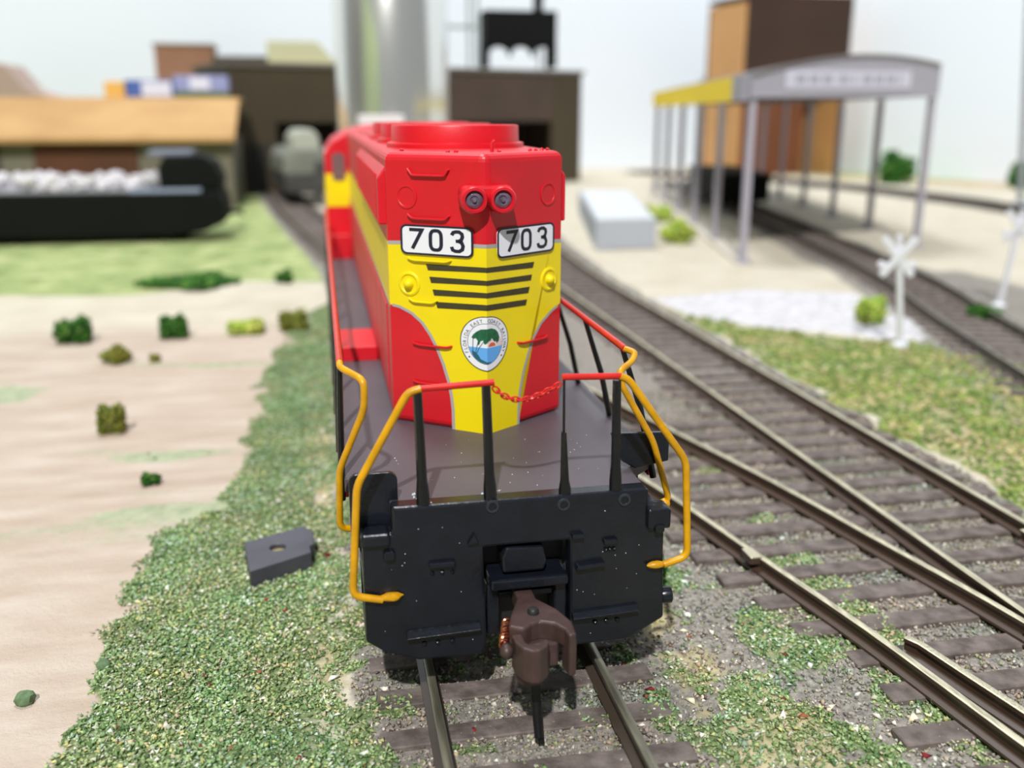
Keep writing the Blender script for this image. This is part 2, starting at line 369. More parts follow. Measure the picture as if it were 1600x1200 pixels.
def track(label, pl, step, y0, y1, m, skip=None, maxn=100, zo=0):
    t = thing('railway_track', label, 'railway track', (pl[0][0], pl[0][1], -2.1))
    fine = resample(pl, 6)
    for s_ in (-8.8, 8.8): rail(offs(fine, s_), t, m)
    cen = resample(pl, step); cnt = 0; rest = MB()
    for i in range(1, len(cen) - 1):
        p = cen[i]
        if p.y < y0 or p.y > y1 or (skip and skip(p)): continue
        d = (cen[i + 1] - cen[i - 1]).normalized()
        if cnt < maxn: tie(p, d, t, zo=zo); cnt += 1
        else:
            n = Vector((d.y, -d.x, 0)); e = d * 1.35
            rest.prism([((p + n * 14 + e).x, (p + n * 14 + e).y), ((p - n * 14 + e).x, (p - n * 14 + e).y), ((p - n * 14 - e).x, (p - n * 14 - e).y), ((p + n * 14 - e).x, (p + n * 14 - e).y)], 'z', -4.2, -2.1 + zo)
    if rest.v: tag(rest.build('ties', TIE, t), kind='stuff')
    return t
t0 = track('weathered track under the red locomotive, running towards the viewer', [(0, 45.5)] + T0[1:], 6.75, 40, 760, RAILD)
t2 = track('far straight track of the turnout, along the right-hand grass', [(68.6, 45)] + T2[1:], 6.75, 205, 800, RAIL)
t1 = thing('turnout_track', 'turnout track with bright nickel rails crossing in front of the far track', 'railway track', (52, 65, -2.1))
fine1 = resample(T1[1:], 5)
def cutoff(pl, x):  # stop a rail where the locomotive's own rail is met
    return [p for p in pl if p.x > x]
rail(offs(fine1[::-1], -8.9), t1, RAIL)
rail(offs(fine1[::-1], 8.9), t1, RAIL)
# guard rail, wing rail and the long ties
rail([Vector(p) for p in [(43.2, 83.6, 0), (44.0, 82.0, 0), (45.2, 75.5, 0), (46.6, 68.5, 0), (48.0, 60, 0), (49, 50, 0)]], t1, RAIL, 'guard_rail')
rail([Vector(p) for p in [(57.9, 82.6, 0), (58.6, 80.5, 0), (60.9, 70, 0), (62.3, 62, 0)]], t1, RAIL, 'wing_rail')
rail([Vector(p) for p in [(75.3, 106, 0), (75.6, 100, 0), (75.6, 70, 0), (74.9, 62, 0)]], t1, RAIL, 'guard_rail')
def t1x(y):
    for a, b in zip(T1, T1[1:]):
        if a[1] <= y <= b[1]: return a[0] + (b[0] - a[0]) * (y - a[1]) / (b[1] - a[1])
    return T1[-1][0]
yy = 50.2
while yy < 205:
    x0 = t1x(yy) - 14.8 + random.uniform(-.5, .5); x1 = 84 + random.uniform(-.7, .7)
    if yy > 107: x0 = max(x0, 22.5)
    if 74 < yy < 84: x0 = 37.0
    if 66 < yy < 74: x0 = 34.3
    tie(Vector((0, yy, 0)), Vector((0, 1, 0)), t1, lo=x0, hi=x1, wid=1.5); yy += 6.75
    if yy > 165: break
while yy < 300:
    if t1x(yy) > 17: tie(Vector((t1x(yy), yy, 0)), Vector((-.25, 1, 0)).normalized(), t1, lo=-13, hi=13.5)
    if yy < 203: tie(Vector((68.6, yy, 0)), Vector((0, 1, 0)), t1)
    yy += 6.75
# point-motor detail: small rail joiner
o = MB().box(34.6, 36.2, 104.5, 107.6, -.9, .15).build('rail_joiner', RAIL, t1, bevel=.2)
t3 = track('track running under the grey canopy at the right', T3, 6.75, 90, 800, RAILD, maxn=100)
t4 = track('farthest curved track behind the canopy at the right', T4, 7.5, 330, 950, RAILD, maxn=100)

# ------------------------------------------------------------------ loose ground cover
def flakes(name, P_, size, cols, label, cat, flat=.55):
    n = len(P_); base = np.array([(1, 0, 0), (-.5, .85, 0), (-.5, -.85, 0), (0, 0, .8), (0, 0, -.7)])
    fac = np.array([(0, 1, 3), (1, 2, 3), (2, 0, 3), (1, 0, 4), (2, 1, 4), (0, 2, 4)])
    th = rng.uniform(0, 2 * math.pi, n); ph = rng.normal(0, .7, n); sz = size * rng.uniform(.5, 1.5, n)
    V = base[None] * (1 + rng.uniform(-.4, .4, (n, 5, 3))) * sz[:, None, None]; V[:, :, 2] *= flat
    c, s_ = np.cos(ph), np.sin(ph); y = V[:, :, 1] * c[:, None] - V[:, :, 2] * s_[:, None]; z = V[:, :, 1] * s_[:, None] + V[:, :, 2] * c[:, None]
    c, s_ = np.cos(th), np.sin(th); x2 = V[:, :, 0] * c[:, None] - y * s_[:, None]; y2 = V[:, :, 0] * s_[:, None] + y * c[:, None]
    W = np.stack([x2, y2, z], -1) + P_[:, None, :]
    me = bpy.data.meshes.new(name); co = (W.reshape(-1, 3) * S); F = (fac[None] + (np.arange(n) * 5)[:, None, None]).reshape(-1, 3)
    me.vertices.add(len(co)); me.vertices.foreach_set('co', co.ravel()); me.loops.add(F.size); me.loops.foreach_set('vertex_index', F.ravel().astype(np.int32))
    me.polygons.add(len(F)); me.polygons.foreach_set('loop_start', np.arange(0, F.size, 3, dtype=np.int32)); me.polygons.foreach_set('loop_total', np.full(len(F), 3, np.int32)); me.update(calc_edges=True)
    at = me.color_attributes.new('tint', 'FLOAT_COLOR', 'POINT'); cc = np.array([(*lin(q[1]), 1) for q in cols]); pr = np.array([q[0] for q in cols], float); pr /= pr.sum()
    k = rng.choice(len(cols), n, p=pr); cl = cc[k] * np.concatenate([np.repeat(rng.uniform(.75, 1.2, (n, 1)), 3, 1), np.ones((n, 1))], 1)
    pv = .72 + .62 * fbm(P_[:, 0], P_[:, 1], 4.5, 61); cl[:, :3] *= pv[:, None]; cl[:, 0] *= .86 + .3 * vnoise(P_[:, 0], P_[:, 1], 5, 71)
    at.data.foreach_set('color', np.repeat(cl, 5, 0).astype(np.float32).ravel())
    m = MATS.get('flake')
    if not m:
        m = bpy.data.materials.new('flake'); m.use_nodes = True; b = m.node_tree.nodes['Principled BSDF']; b.inputs['Roughness'].default_value = .85; b.inputs['Specular IOR Level'].default_value = .2
        a = m.node_tree.nodes.new('ShaderNodeAttribute'); a.attribute_name = 'tint'; m.node_tree.links.new(a.outputs['Color'], b.inputs['Base Color']); MATS['flake'] = m
    me.materials.append(m); o = bpy.data.objects.new(name, me); C.objects.link(o)
    return tag(o, label, cat, kind='stuff')
def sample(n, box_, key, thr=.35):
    x = rng.uniform(box_[0], box_[1], n); y = rng.uniform(box_[2], box_[3], n); z = zones(x, y)
    k = (key(x, y, z) > rng.uniform(thr, 1, n)); x, y = x[k], y[k]; h = gheight(x, y)
    return np.stack([x, y, h + rng.uniform(-.05, .35, len(x))], -1)
GC = [(22, (114, 142, 90)), (26, (138, 162, 110)), (10, (90, 118, 74)), (22, (162, 180, 132)), (7, (186, 188, 124)), (8, (164, 182, 158)), (7, (210, 212, 196)), (5, (182, 172, 142)), (.2, (120, 60, 50))]
Pg = np.concatenate([sample(110000, (-50, 46, 62, 150), lambda x, y, z: z['green'], .12), sample(34000, (-42, -10, 150, 270), lambda x, y, z: z['green'], .12)])
flakes('ground_foam', Pg, .30, GC, 'green flecked ground foam left of and around the front track', 'ground foam', .45)
Pb = sample(70000, (-19, 90, 62, 190), lambda x, y, z: z['ballast'] * (1 - z['green'] * .8))
Pb[:, 2] = np.minimum(Pb[:, 2], -2.35)
BC = [(30, (138, 134, 126)), (26, (156, 151, 142)), (8, (106, 102, 96)), (16, (174, 168, 154)), (6, (212, 208, 196)), (9, (160, 146, 124)), (9, (136, 146, 104))]
flakes('ballast_stones', Pb, .27, BC, 'grey ballast grains between the ties and tracks', 'ballast', .8)
x = rng.uniform(-30, 46, 260); y = rng.uniform(66, 150, 260); k = (np.abs(x) > 1); x, y = x[k], y[k]
Pw = np.stack([x, y, gheight(x, y) + .15], -1)
flakes('pale_chips', Pw, .55, [(5, (226, 224, 214)), (3, (214, 208, 180)), (1, (150, 96, 70)), (1, (120, 36, 40))], 'loose pale chips and crumbs on the foam and ballast', 'debris')
Pr = sample(24000, (82, 190, 95, 300), lambda x, y, z: z['rgreen'])
flakes('meadow_foam', Pr, .75, [(30, (112, 136, 72)), (20, (136, 154, 84)), (24, (164, 164, 108)), (18, (190, 182, 142)), (7, (90, 112, 60))], 'olive and straw ground foam beyond the far straight track', 'ground foam')
Pf = sample(5000, (-110, -28, 90, 250), lambda x, y, z: .06 + z['faint'] * .5)
flakes('foam_crumbs', Pf, .42, [(20, (110, 138, 88)), (14, (150, 168, 120)), (8, (190, 176, 150)), (4, (222, 214, 200))], 'scattered green crumbs on the sandy left side', 'ground foam')
# countable larger crumbs on the sand
for (cx, cy, r, lb) in [(-42.9, 99.0, .75, 'round green crumb at the edge of the front grass near the bottom left'), (-49.6, 94.0, .95, 'largest round green crumb on the sand at the left edge')]:
    tag(MB().blob((cx, cy, -2.7), r, 2, .18).build('green_crumb', mat('crumb_green', (110, 138, 100), .9, var=.4, vscale=1500), smooth=True), lb, 'crumb')

# bushes
BUSH = {'dark': [(5, (44, 92, 34)), (4, (70, 124, 46)), (2, (30, 66, 26)), (1, (120, 160, 80))], 'olive': [(5, (128, 134, 54)), (4, (98, 108, 44)), (2, (160, 156, 80))], 'lime': [(5, (164, 186, 72)), (4, (196, 204, 110)), (2, (120, 160, 60))]}
def bush(c, rx, rz, kind, label, n=500, fs=.9):
    n = int(n * 2.2); fs = fs * .62
    u = rng.normal(size=(n, 3)); u /= np.linalg.norm(u, axis=1)[:, None]; r = rng.uniform(.55, 1, (n, 1)) * (1 + .25 * np.sin(u[:, :1] * 5 + c[0]))
    p = u * r * np.array([rx, rx * .8, rz]) + np.array([c[0], c[1], c[2] + rz * .7]); p[:, 2] = np.maximum(p[:, 2], c[2])
    o = flakes('foam_bush', p, fs, BUSH[kind], label, 'bush', .9); del o['kind']; return o
bush((-82.5, 265, -3), 4.6, 3.8, 'dark', 'dark green bush on the sand, farthest left of the row')
bush((-57.8, 266, -3), 3.6, 3.6, 'dark', 'small dark green bush on the sand below the black wagon bunker')
bush((-67.7, 240, -3), 3.6, 2.3, 'olive', 'olive bush just in front of the two dark green bushes')
bush((-58.2, 184, -3), 2.6, 3.2, 'olive', 'upright olive brown tuft alone in the middle of the sand', fs=.6)
bush((-39, 268, -3), 5.0, 2.0, 'lime', 'low pale yellow-green tuft between dark bush and grass edge')
bush((-59, 239, -3), 1.3, 1.2, 'olive', 'tiny olive tuft right of the olive bush', 120, .5)
bush((-47, 155, -3), 1.6, 1.0, 'dark', 'tiny dark green tuft left of the front grass', 200, .45)
bush((-26, 268, -3), 4.0, 3.5, 'olive', 'brownish olive tuft at the edge of the loco track ballast', 400)
bush((-62, 352, -3), 17, 1.6, 'dark', 'low long dark green mat on the grass before the black wagon', 900, 1.6)
bush((-31, 350, -3), 3.2, 2.6, 'dark', 'small dark tuft by the bend of the track ballast', 240)
bush((146, 428, -3), 8.5, 6, 'lime', 'bright lime bush beside the canopy front post', 600, 1.6)
bush((168, 520, -3), 8, 5, 'lime', 'lime bush behind the grey box and nearer the wall', 400, 1.8)
bush((137, 247, -3), 4.0, 4.4, 'lime', 'yellow-green bush behind the white crossing sign', 500, 1.0)
bush((172, 246, -3), 5.0, 2.2, 'dark', 'low dark green tuft between two tracks at the right', 300, 1.0)
bush((468, 765, -2), 15, 15, 'dark', 'dark green bush against the right wall beyond the canopy', 400, 3.5)
bush((545, 700, -2), 12, 12, 'dark', 'small dark green bush at the far right edge by the wall', 400, 3.5)
bush((20.2, 101.5, -3), 1.9, 5.2, 'dark', 'bright green foam tuft beside the locomotive step, right side', 500, .5)
# ================================================================== LOCOMOTIVE
loco = thing('diesel_locomotive', 'red and yellow diesel locomotive numbered 703, long hood end towards the viewer', 'locomotive', (0, 82, 0))
KF = .72; CF = math.cos(math.atan(KF))
def FY(x, off=0):   # point on the V-shaped nose, off = distance out of the surface
    s_ = -1 if x < 0 else 1; return (x + s_ * off * KF * CF, 101.7 + KF * abs(x) - off * CF)
def N(x, z, off):
    if abs(x) < 1e-4: return (0, 101.7 - off / CF, z)
    a, b = FY(x, off); return (a, b, z)
def nose_decal(name, polys, m, parent, off=.04, thick=0, uz=True):
    """polys: list of 2-D polygons (x, z); cut at the ridge and laid on the two nose panels."""
    bm = bmesh.new()
    for pg in polys:
        vs = [bm.verts.new((p[0], 0, p[1])) for p in pg]
        try: bm.faces.new(vs)
        except ValueError: pass
    bmesh.ops.triangulate(bm, faces=bm.faces)
    bmesh.ops.bisect_plane(bm, geom=bm.verts[:] + bm.edges[:] + bm.faces[:], plane_co=(0, 0, 0), plane_no=(1, 0, 0), dist=1e-5)
    if thick:
        r = bmesh.ops.extrude_face_region(bm, geom=bm.faces[:]); 
        for v in [g for g in r['geom'] if isinstance(g, bmesh.types.BMVert)]: v.co.y = thick
    bm.verts.index_update(); mb = MB()
    mb.add([N(v.co.x, v.co.z, off + v.co.y) for v in bm.verts], [tuple(v.index for v in f.verts) for f in bm.faces]); bm.free()
    return mb.build(name, m, parent)
def stroke(pts, w_, closed=False):
    """flat ribbon quads along a 2-D polyline with mitred joints"""
    n = len(pts); L_, R_ = [], []
    for i in range(n):
        p = Vector(pts[i]); a = Vector(pts[(i - 1) % n]) if (i or closed) else None; b = Vector(pts[(i + 1) % n]) if (i < n - 1 or closed) else None
        d1 = (p - a).normalized() if a is not None else (b - p).normalized(); d2 = (b - p).normalized() if b is not None else d1
        t = (d1 + d2).normalized(); nn = Vector((-t.y, t.x)); k = w_ / 2 / max(.4, nn.dot(Vector((-d1.y, d1.x))))
        L_.append(p + nn * k); R_.append(p - nn * k)
    q = [];
    for i in range(n if closed else n - 1): j = (i + 1) % n; q.append([tuple(L_[i]), tuple(L_[j]), tuple(R_[j]), tuple(R_[i])])
    return q
def rrect(x0, x1, z0, z1, r, n=6):
    out = []
    for cx, cz, a in ((x1 - r, z1 - r, 0), (x0 + r, z1 - r, 90), (x0 + r, z0 + r, 180), (x1 - r, z0 + r, 270)):
        for k in range(n + 1): t = math.radians(a + 90 * k / n); out.append((cx + r * math.cos(t), cz + r * math.sin(t)))
    return out

# long hood: pointed nose plan, rounded roof edges
hood = MB(); plan = [(-10, 108.9), (0, 101.7), (10, 108.9), (10, 252), (-10, 252)]
hood.prism(plan, 'z', 20.0, 51.0)
ho = hood.build('hood', RED, loco, bevel=.9, seg=4); ho.modifiers['bevel'].angle_limit = math.radians(62)
# paint: yellow front field, silver edge lines, red lower corners
yl = [(-10.02, 41.1), (-8.4, 41.2), (0, 41.3), (8.6, 40.9), (10.02, 40.8)]
cl = [(-10.02, 34.03), (-9.74, 34.01), (-8.92, 33.86), (-7.66, 33.24), (-6.6, 32.27), (-5.73, 30.88), (-5.05, 29.38), (-4.45, 27.66), (-3.95, 25.73), (-3.66, 23.96), (-3.52, 22.35), (-3.5, 20.05)]
cr = [(10.02, 33.5), (9.6, 33.2), (8.62, 32.67), (7.16, 31.52), (6.2, 30.08), (5.49, 28.41), (4.79, 26.33), (4.32, 24.18), (4.14, 22.37), (4.09, 20.05)]
# the bevelled corners of the hood end at x = 9.6 on each nose panel
clx = lambda pts: [(max(-9.99, min(9.99, a)), b) for a, b in pts]
yf = nose_decal('yellow_field', [clx(yl + cr + cl[::-1])], YEL, loco)
nose_decal('silver_line', stroke(clx(yl)[0:5], .42), SIL, loco, .05)
nose_decal('silver_line', stroke(clx(cl)[1:], .32), SIL, loco, .06)
nose_decal('silver_line', stroke(clx(cr)[1:], .32), SIL, loco, .06)
# yellow band with silver edges along both hood sides
for s_ in (-1, 1):
    xx = s_ * 10.03; mb = MB(); a = xx; b = s_ * 9.9
    mb.prism([(109.3, 34.0), (109.3, 41.1), (251, 41.9), (251, 35.0)], 'x', min(a, b), max(a, b)); mb.build('side_band', YEL, loco)
    mb = MB(); a = s_ * 10.05
    mb.prism([(109.3, 33.7), (109.3, 34.1), (251, 35.2), (251, 34.8)], 'x', min(a, b), max(a, b)); mb.build('silver_line', SIL, loco)
# chevrons
bars = [[(-6.04, 38.96), (-5.85, 38.29), (-.13, 39.03), (-.14, 38.49), (6.2, 38.85), (6.0, 38.2)], [(-5.72, 37.59), (-5.56, 36.9), (-.14, 37.6), (-.15, 37.08), (5.9, 37.45), (5.75, 36.8)],
        [(-5.43, 36.18), (-5.27, 35.5), (-.07, 36.26), (-.07, 35.69), (5.6, 36.1), (5.4, 35.4)], [(-5.13, 34.8), (-4.96, 34.1), (-.08, 34.94), (-.08, 34.31), (5.25, 34.7), (5.05, 34.05)]]
for b in bars: nose_decal('chevron_bar', [[b[0], b[2], b[3], b[1]], [b[2], b[4], b[5], b[3]]], CHEV, loco, .08)
# number boards
D7 = [[(-.5, .5), (.5, .5), (-.28, -.5)]]
D0 = [rrect(-.42, .42, -.5, .5, .3, 4)]
D3 = [[(-.42, .32), (-.3, .46), (-.1, .5), (.15, .5), (.36, .4), (.4, .25), (.3, .08), (.1, .02), (-.12, .02)], [(.1, .02), (.34, -.05), (.44, -.22), (.38, -.4), (.15, -.5), (-.15, -.5), (-.36, -.44), (-.44, -.28)]]
def board_(x0, x1, z0, z1, dx):
    o = nose_decal('number_board', [rrect(x0, x1, z0, z1, .55)], WHT, loco, 0, .22)
    o['label'] = 'white number board reading 703'
    nose_decal('board_rim', stroke(rrect(x0 - .02, x1 + .02, z0 - .02, z1 + .02, .57), .22, True), INK, o, .235)
    zc = (z0 + z1) / 2 + .05; hh = 2.1
    for cx, strokes, cls in ((dx[0], D7, False), (dx[1], D0, True), (dx[2], D3, False)):
        q = []
        for st_ in strokes: q += stroke([(cx + a * 1.3, zc + b * hh) for a, b in st_], .36, cls)
        nose_decal('digit', q, INK, o, .25)
board_(-8.42, -1.30, 40.1, 43.15, (-6.95, -4.9, -2.75))
board_(1.30, 8.70, 39.95, 43.0, (3.0, 4.95, 7.1))

# emblem
em = (0.0, 30.55); EX, EZ = 2.62, 3.05
def ell(a, b, n=64, k=1.0):    # slightly egg shaped, like the emblem
    return [(em[0] + a * math.cos(t) * (1 - .06 * math.sin(-t) * k), em[1] + b * math.sin(t)) for t in [2 * math.pi * i / n for i in range(n)]]
emb = nose_decal('emblem', [ell(EX, EZ)], WHT, loco, .09)
emb['label'] = 'round white railway emblem with palm tree, sea and setting sun'
nose_decal('emblem_rim', stroke(ell(EX, EZ), .09, True), INK, emb, .10)
nose_decal('emblem_rim', stroke(ell(1.9, 2.3), .05, True), INK, emb, .10)
sea = [p for p in ell(1.86, 2.26, 96) if p[1] < em[1] - .32]
nose_decal('sea', [sea], BLUE, emb, .10)
nose_decal('sun', [[(.55 + .46 * math.cos(t), em[1] - .34 + .46 * math.sin(t)) for t in np.linspace(0, math.pi, 12)]], ORANGE, emb, .11)
rays = []
for k in range(-5, 9):
    a = math.radians(38 + k * 12); 
    if not 0 < a < math.pi: continue
    r1 = 1.75 if a > 2.2 else 1.35
    rays.append([(.55 + .55 * math.cos(a - .03), em[1] - .34 + .55 * math.sin(a - .03)), (max(-1.7, .55 + r1 * math.cos(a - .045)), em[1] - .34 + r1 * math.sin(a - .045)), (max(-1.7, .55 + r1 * math.cos(a + .045)), em[1] - .34 + r1 * math.sin(a + .045)), (.55 + .55 * math.cos(a + .03), em[1] - .34 + .55 * math.sin(a + .03))])
nose_decal('sun_rays', rays, PINK, emb, .105)
crown = [(-1.55, .62), (-1.35, 1.0), (-1.0, 1.35), (-.55, 1.62), (0, 1.7), (.5, 1.72), (1.0, 1.5), (1.35, 1.1), (1.5, .6), (1.45, .15), (1.2, -.1), (1.05, .2), (.9, .1), (.75, .5), (.55, .62), (.35, .35), (.1, .3), (-.1, -.02), (-.25, .0), (-.35, .4), (-.6, .3), (-.8, -.2), (-.92, -.1), (-.9, .3), (-1.1, .6), (-1.3, .5)]
nose_decal('palm_crown', [[(a * .98, em[1] + b) for a, b in crown]], GREEN, emb, .115)
tr = []
for pts in ([(-1.35, .6), (-1.38, -.3), (-1.36, -.95)], [(-.85, .2), (-1.0, -.5), (-1.12, -1.1)], [(-.3, .25), (-.75, -.5), (-1.0, -1.15)]): tr += stroke([(a, em[1] + b) for a, b in pts], .07)
nose_decal('palm_trunk', tr, TEAL, emb, .12)
isl = [(-1.5, -.85), (-1.1, -1.0), (-.8, -1.35), (-.6, -1.75), (0, -2.05), (.5, -2.08), (0, -2.26), (-.6, -2.12), (-1.1, -1.75), (-1.42, -1.3)]
nose_decal('island', [[(a, em[1] + b) for a, b in isl]], TEAL, emb, .12)
# lettering round the rim
def glyph(ch, size):
    cu = bpy.data.curves.new('g', 'FONT'); cu.body = ch; cu.size = size; cu.align_x = 'CENTER'; cu.resolution_u = 3
    o = bpy.data.objects.new('g', cu); C.objects.link(o); bpy.context.view_layer.update()
    dg = bpy.context.evaluated_depsgraph_get(); m_ = bpy.data.meshes.new_from_object(o.evaluated_get(dg))
    r = ([tuple(v.co) for v in m_.vertices], [tuple(p.vertices) for p in m_.polygons]); bpy.data.objects.remove(o); bpy.data.meshes.remove(m_); bpy.data.curves.remove(cu); return r
polys = []; txt = 'FLORIDA EAST COAST RAILWAY'; a0, a1 = math.radians(205), math.radians(-25)
for i, ch in enumerate(txt):
    if ch == ' ': continue
    a = a0 + (a1 - a0) * i / (len(txt) - 1); vs, fs = glyph(ch, .52); cx, cz = 2.03 * math.cos(a), 2.43 * math.sin(a)
    rot = a - math.pi / 2; P2 = [(em[0] + cx + x_ * math.cos(rot) - y_ * math.sin(rot), em[1] + cz + x_ * math.sin(rot) + y_ * math.cos(rot)) for x_, y_, _ in vs]
    polys += [[P2[k] for k in f] for f in fs]
for a in (math.radians(218), math.radians(-38)): polys.append([(em[0] + 2.22 * math.cos(a) + .1 * math.cos(t), em[1] + 2.62 * math.sin(a) + .1 * math.sin(t)) for t in [k * math.pi / 3 for k in range(6)]])
nose_decal('emblem_lettering', polys, INK, emb, .11)

# cast-on details: rings, grab irons, headlights
def disc_on(x, z, prof, name, m, parent=loco, n=28):
    """lathe standing out of the nose panel; prof = (radius, height)"""
    s_ = -1 if x < 0 else 1; a, b = FY(x, 0); nrm = Vector((s_ * KF * CF, -CF, 0)); u = Vector((CF, s_ * KF * CF, 0)); k = Vector((0, 0, 1)); o = Vector((a, b, z)); mb = MB()
    mb.loft([[o + nrm * h + (u * math.cos(2 * math.pi * i / n) + k * math.sin(2 * math.pi * i / n)) * r for i in range(n)] for r, h in prof]); mb.smooth = True
    return mb.build(name, m, parent)
for x_, z_ in ((-7.9, 46.25), (8.1, 46.3)):
    disc_on(x_, z_, [(1.3, -.1), (1.3, .10), (1.15, .14), (1.05, .10), (1.0, .03), (.01, .03)], 'class_light_ring', RED)
for x_, z_ in ((-7.83, 36.6), (8.25, 36.55)):
    disc_on(x_, z_, [(1.4, -.1), (1.4, .12), (1.28, .22), (1.1, .22), (1.0, .1), (.95, .08), (.6, .12), (.5, .5), (.3, .75), (.01, .8)], 'marker_lamp', YEL)
def grab(x0, x1, z, m, up=.65, out=.3):
    e = .35
    pts = [N(x0 - .45, z + up, -.1), N(x0 - .4, z + up, .25), N(x0, z + .05, out), N(x0 + .3, z, out), N(x1 - .3, z, out), N(x1, z + .05, out), N(x1 + .3, z + up, .25), N(x1 + .35, z + up, -.1)]
    return MB().tube(pts, .14, 8).build('grab_iron', m, loco)
grab(-7.2, -3.9, 48.6, RED); grab(-7.3, -3.9, 43.95, RED, .4); grab(-7.4, -3.8, 39.35, YEL, .2); grab(-7.4, -5.3, 34.65, YEL, .3)
grab(-7.1, -3.9, 29.7, RED, .15); grab(-7.2, -3.9, 25.2, REDB, .15); grab(4.4, 7.6, 29.75, REDB, .15)
# headlight pair: one housing, two cans and lenses
hl = MB(); hl.prism(rrect(-2.75, 2.95, 45.6, 47.75, .7), 'y', 101.3, 103.8); hlo = hl.build('headlight_housing', RED, loco, bevel=.35, seg=3)
for cx in (-1.4, 1.65):
    MB().lathe([(1.45, 2.4), (1.48, .3), (1.3, 0), (1.05, -.02), (.96, .12), (.93, .5), (.01, .5)], (cx, 100.35, 46.3), 'y', 32).build('headlight_can', RED, hlo)
    MB().lathe([(.94, .45), (.8, .3), (.5, .22), (.42, .32), (.3, .36), (.2, .1), (.01, .05)], (cx, 100.35, 46.3), 'y', 28).build('lens', LENS, hlo)
# roof: fans, lift rings, bolts
for i, y_ in enumerate((125, 146, 167)):
    f = MB().lathe([(8.7, -.2), (8.7, .5), (8.1, .7), (8.05, 2.5), (7.95, 2.68), (7.2, 2.7), (6.9, 2.4), (6.9, 1.2), (.01, 1.2)], (0, y_, 51), 'z', 48).build('radiator_fan', RED, loco)
    g = MB(); 
    for k in range(8): a = k * math.pi / 4; g.bar((0, y_, 53.0), (6.9 * math.cos(a), y_ + 6.9 * math.sin(a), 53.0), .5, .25)
    g.build('fan_blade_grid', RED, f)
rf = MB().box(-7.5, 7.5, 182, 240, 50.9, 51.5).build('roof_box', RED, loco, bevel=.5)
for x_, y_ in ((-3.4, 106.2), (-2.6, 105.6), (2.2, 106), (6.2, 108.5), (7, 109), (7.8, 109.6), (8.6, 110.2), (-8, 111)):
    MB().blob((x_, y_, 51.05), .28, 1, .1).build('roof_rivet', RED, loco, smooth=True)
MB().tube([(1.6, 107, 50.8), (1.6, 107, 51.9), (1.9, 107, 52.2)], .22, 8).build('lift_eye', RED, loco)
# radiator side panels
for s_ in (-1, 1):
    a, b = sorted((s_ * 9.8, s_ * 10.9)); MB().prism([(s_ * 9.8, 42.9), (s_ * 10.9, 42.9), (s_ * 10.9, 48.1), (s_ * 9.4, 50.2)], 'y', 110.5, 172).build('radiator_grille', RED, loco, bevel=.2)
    q = MB()
    for k in range(24): q.box(min(s_ * 10.88, s_ * 11.0), max(s_ * 10.88, s_ * 11.0), 113 + k * 2.4, 114.2 + k * 2.4, 43.3, 48.5)
    q.build('louvres', RED, loco)
# hood doors along each side
for s_ in (-1, 1):
    for k in range(12):
        y_ = 114 + k * 11.2; mb = MB(); a, b = sorted((s_ * 9.95, s_ * 10.14)); mb.box(a, b, y_, y_ + 10.4, 22.5, 33.2); mb.build('hood_door', RED, loco, bevel=.08, seg=1)
# cab at the far end
cab = MB(); prof = [(-15.8, 20), (15.8, 20), (15.8, 45.5), (13.6, 48.6), (9.5, 50.9), (4, 52.1), (-4, 52.1), (-9.5, 50.9), (-13.6, 48.6), (-15.8, 45.5)]
cab.prism(prof, 'y', 250, 292); cabo = cab.build('cab', RED, loco, bevel=.4)
MB().box(-15.84, 15.84, 249.9, 292.1, 32.5, 40.5).build('cab_band', YEL, cabo)
for s_ in (-1, 1):
    MB().prism([(a * s_ * -1, b) for a, b in rrect(10.9, 14.0, 39.0, 45.6, .8)], 'y', 249.5, 250.3).build('cab_window', GLASS, cabo)
    for y_ in (257, 273): MB().prism(rrect(y_, y_ + 12, 38.5, 46, .8), 'x', *sorted((s_ * 15.5, s_ * 16.0))).build('cab_window', GLASS, cabo)
MB().prism([(-10, 292), (10, 292), (10, 312), (4, 318), (-4, 318), (-10, 312)], 'z', 20, 40).build('short_hood', RED, loco, bevel=.9, seg=3)
MB().box(-15.8, -10.2, 243.5, 250, 20, 26).build('cab_step_box', RED, loco, bevel=.2)
# deck and sills
dk = MB(); dk.prism([(-12.3, 82.6), (12.4, 82.6), (12.4, 88.3), (16.3, 92), (16.3, 330), (-16.3, 330), (-16.3, 90.8), (-12.3, 90.8)], 'z', 18.6, 20.1)
dk.build('deck', DECK, loco, bevel=.12)
for s_ in (-1, 1): MB().box(*sorted((s_ * 15.9, s_ * 16.5)), 92.5, 330, 17.4, 19.6).build('side_sill', REDB, loco, bevel=.1)
MB().box(-15.9, -10.1, 138.5, 151, 20.0, 22.2).build('walkway_box', RED, loco, bevel=.15)
MB().box(10.1, 15.9, 138.5, 151, 20.0, 22.2).build('walkway_box', RED, loco, bevel=.15)
MB().box(-9, 9, 92, 330, 13.5, 18.6).build('frame', BLK, loco)
# pilot: end plate with recess for the coupler pocket
pl = [(-12.3, 20.3), (12.4, 20.3), (12.4, 17.9), (14.1, 17.9), (14.2, 12.3), (14.5, 6.3), (11, 4.3), (5.2, 4.1), (4.8, 5.5), (4.6, 15.6), (-3.8, 15.6), (-3.5, 5.5), (-4.0, 4.2), (-10.2, 4.3), (-13.5, 5.6), (-15.1, 6.8), (-15.1, 17.2), (-13.9, 17.8), (-12.3, 17.7)]
pil = MB().prism(pl, 'y', 82, 84).build('pilot', BLK, loco, bevel=.28, seg=2)
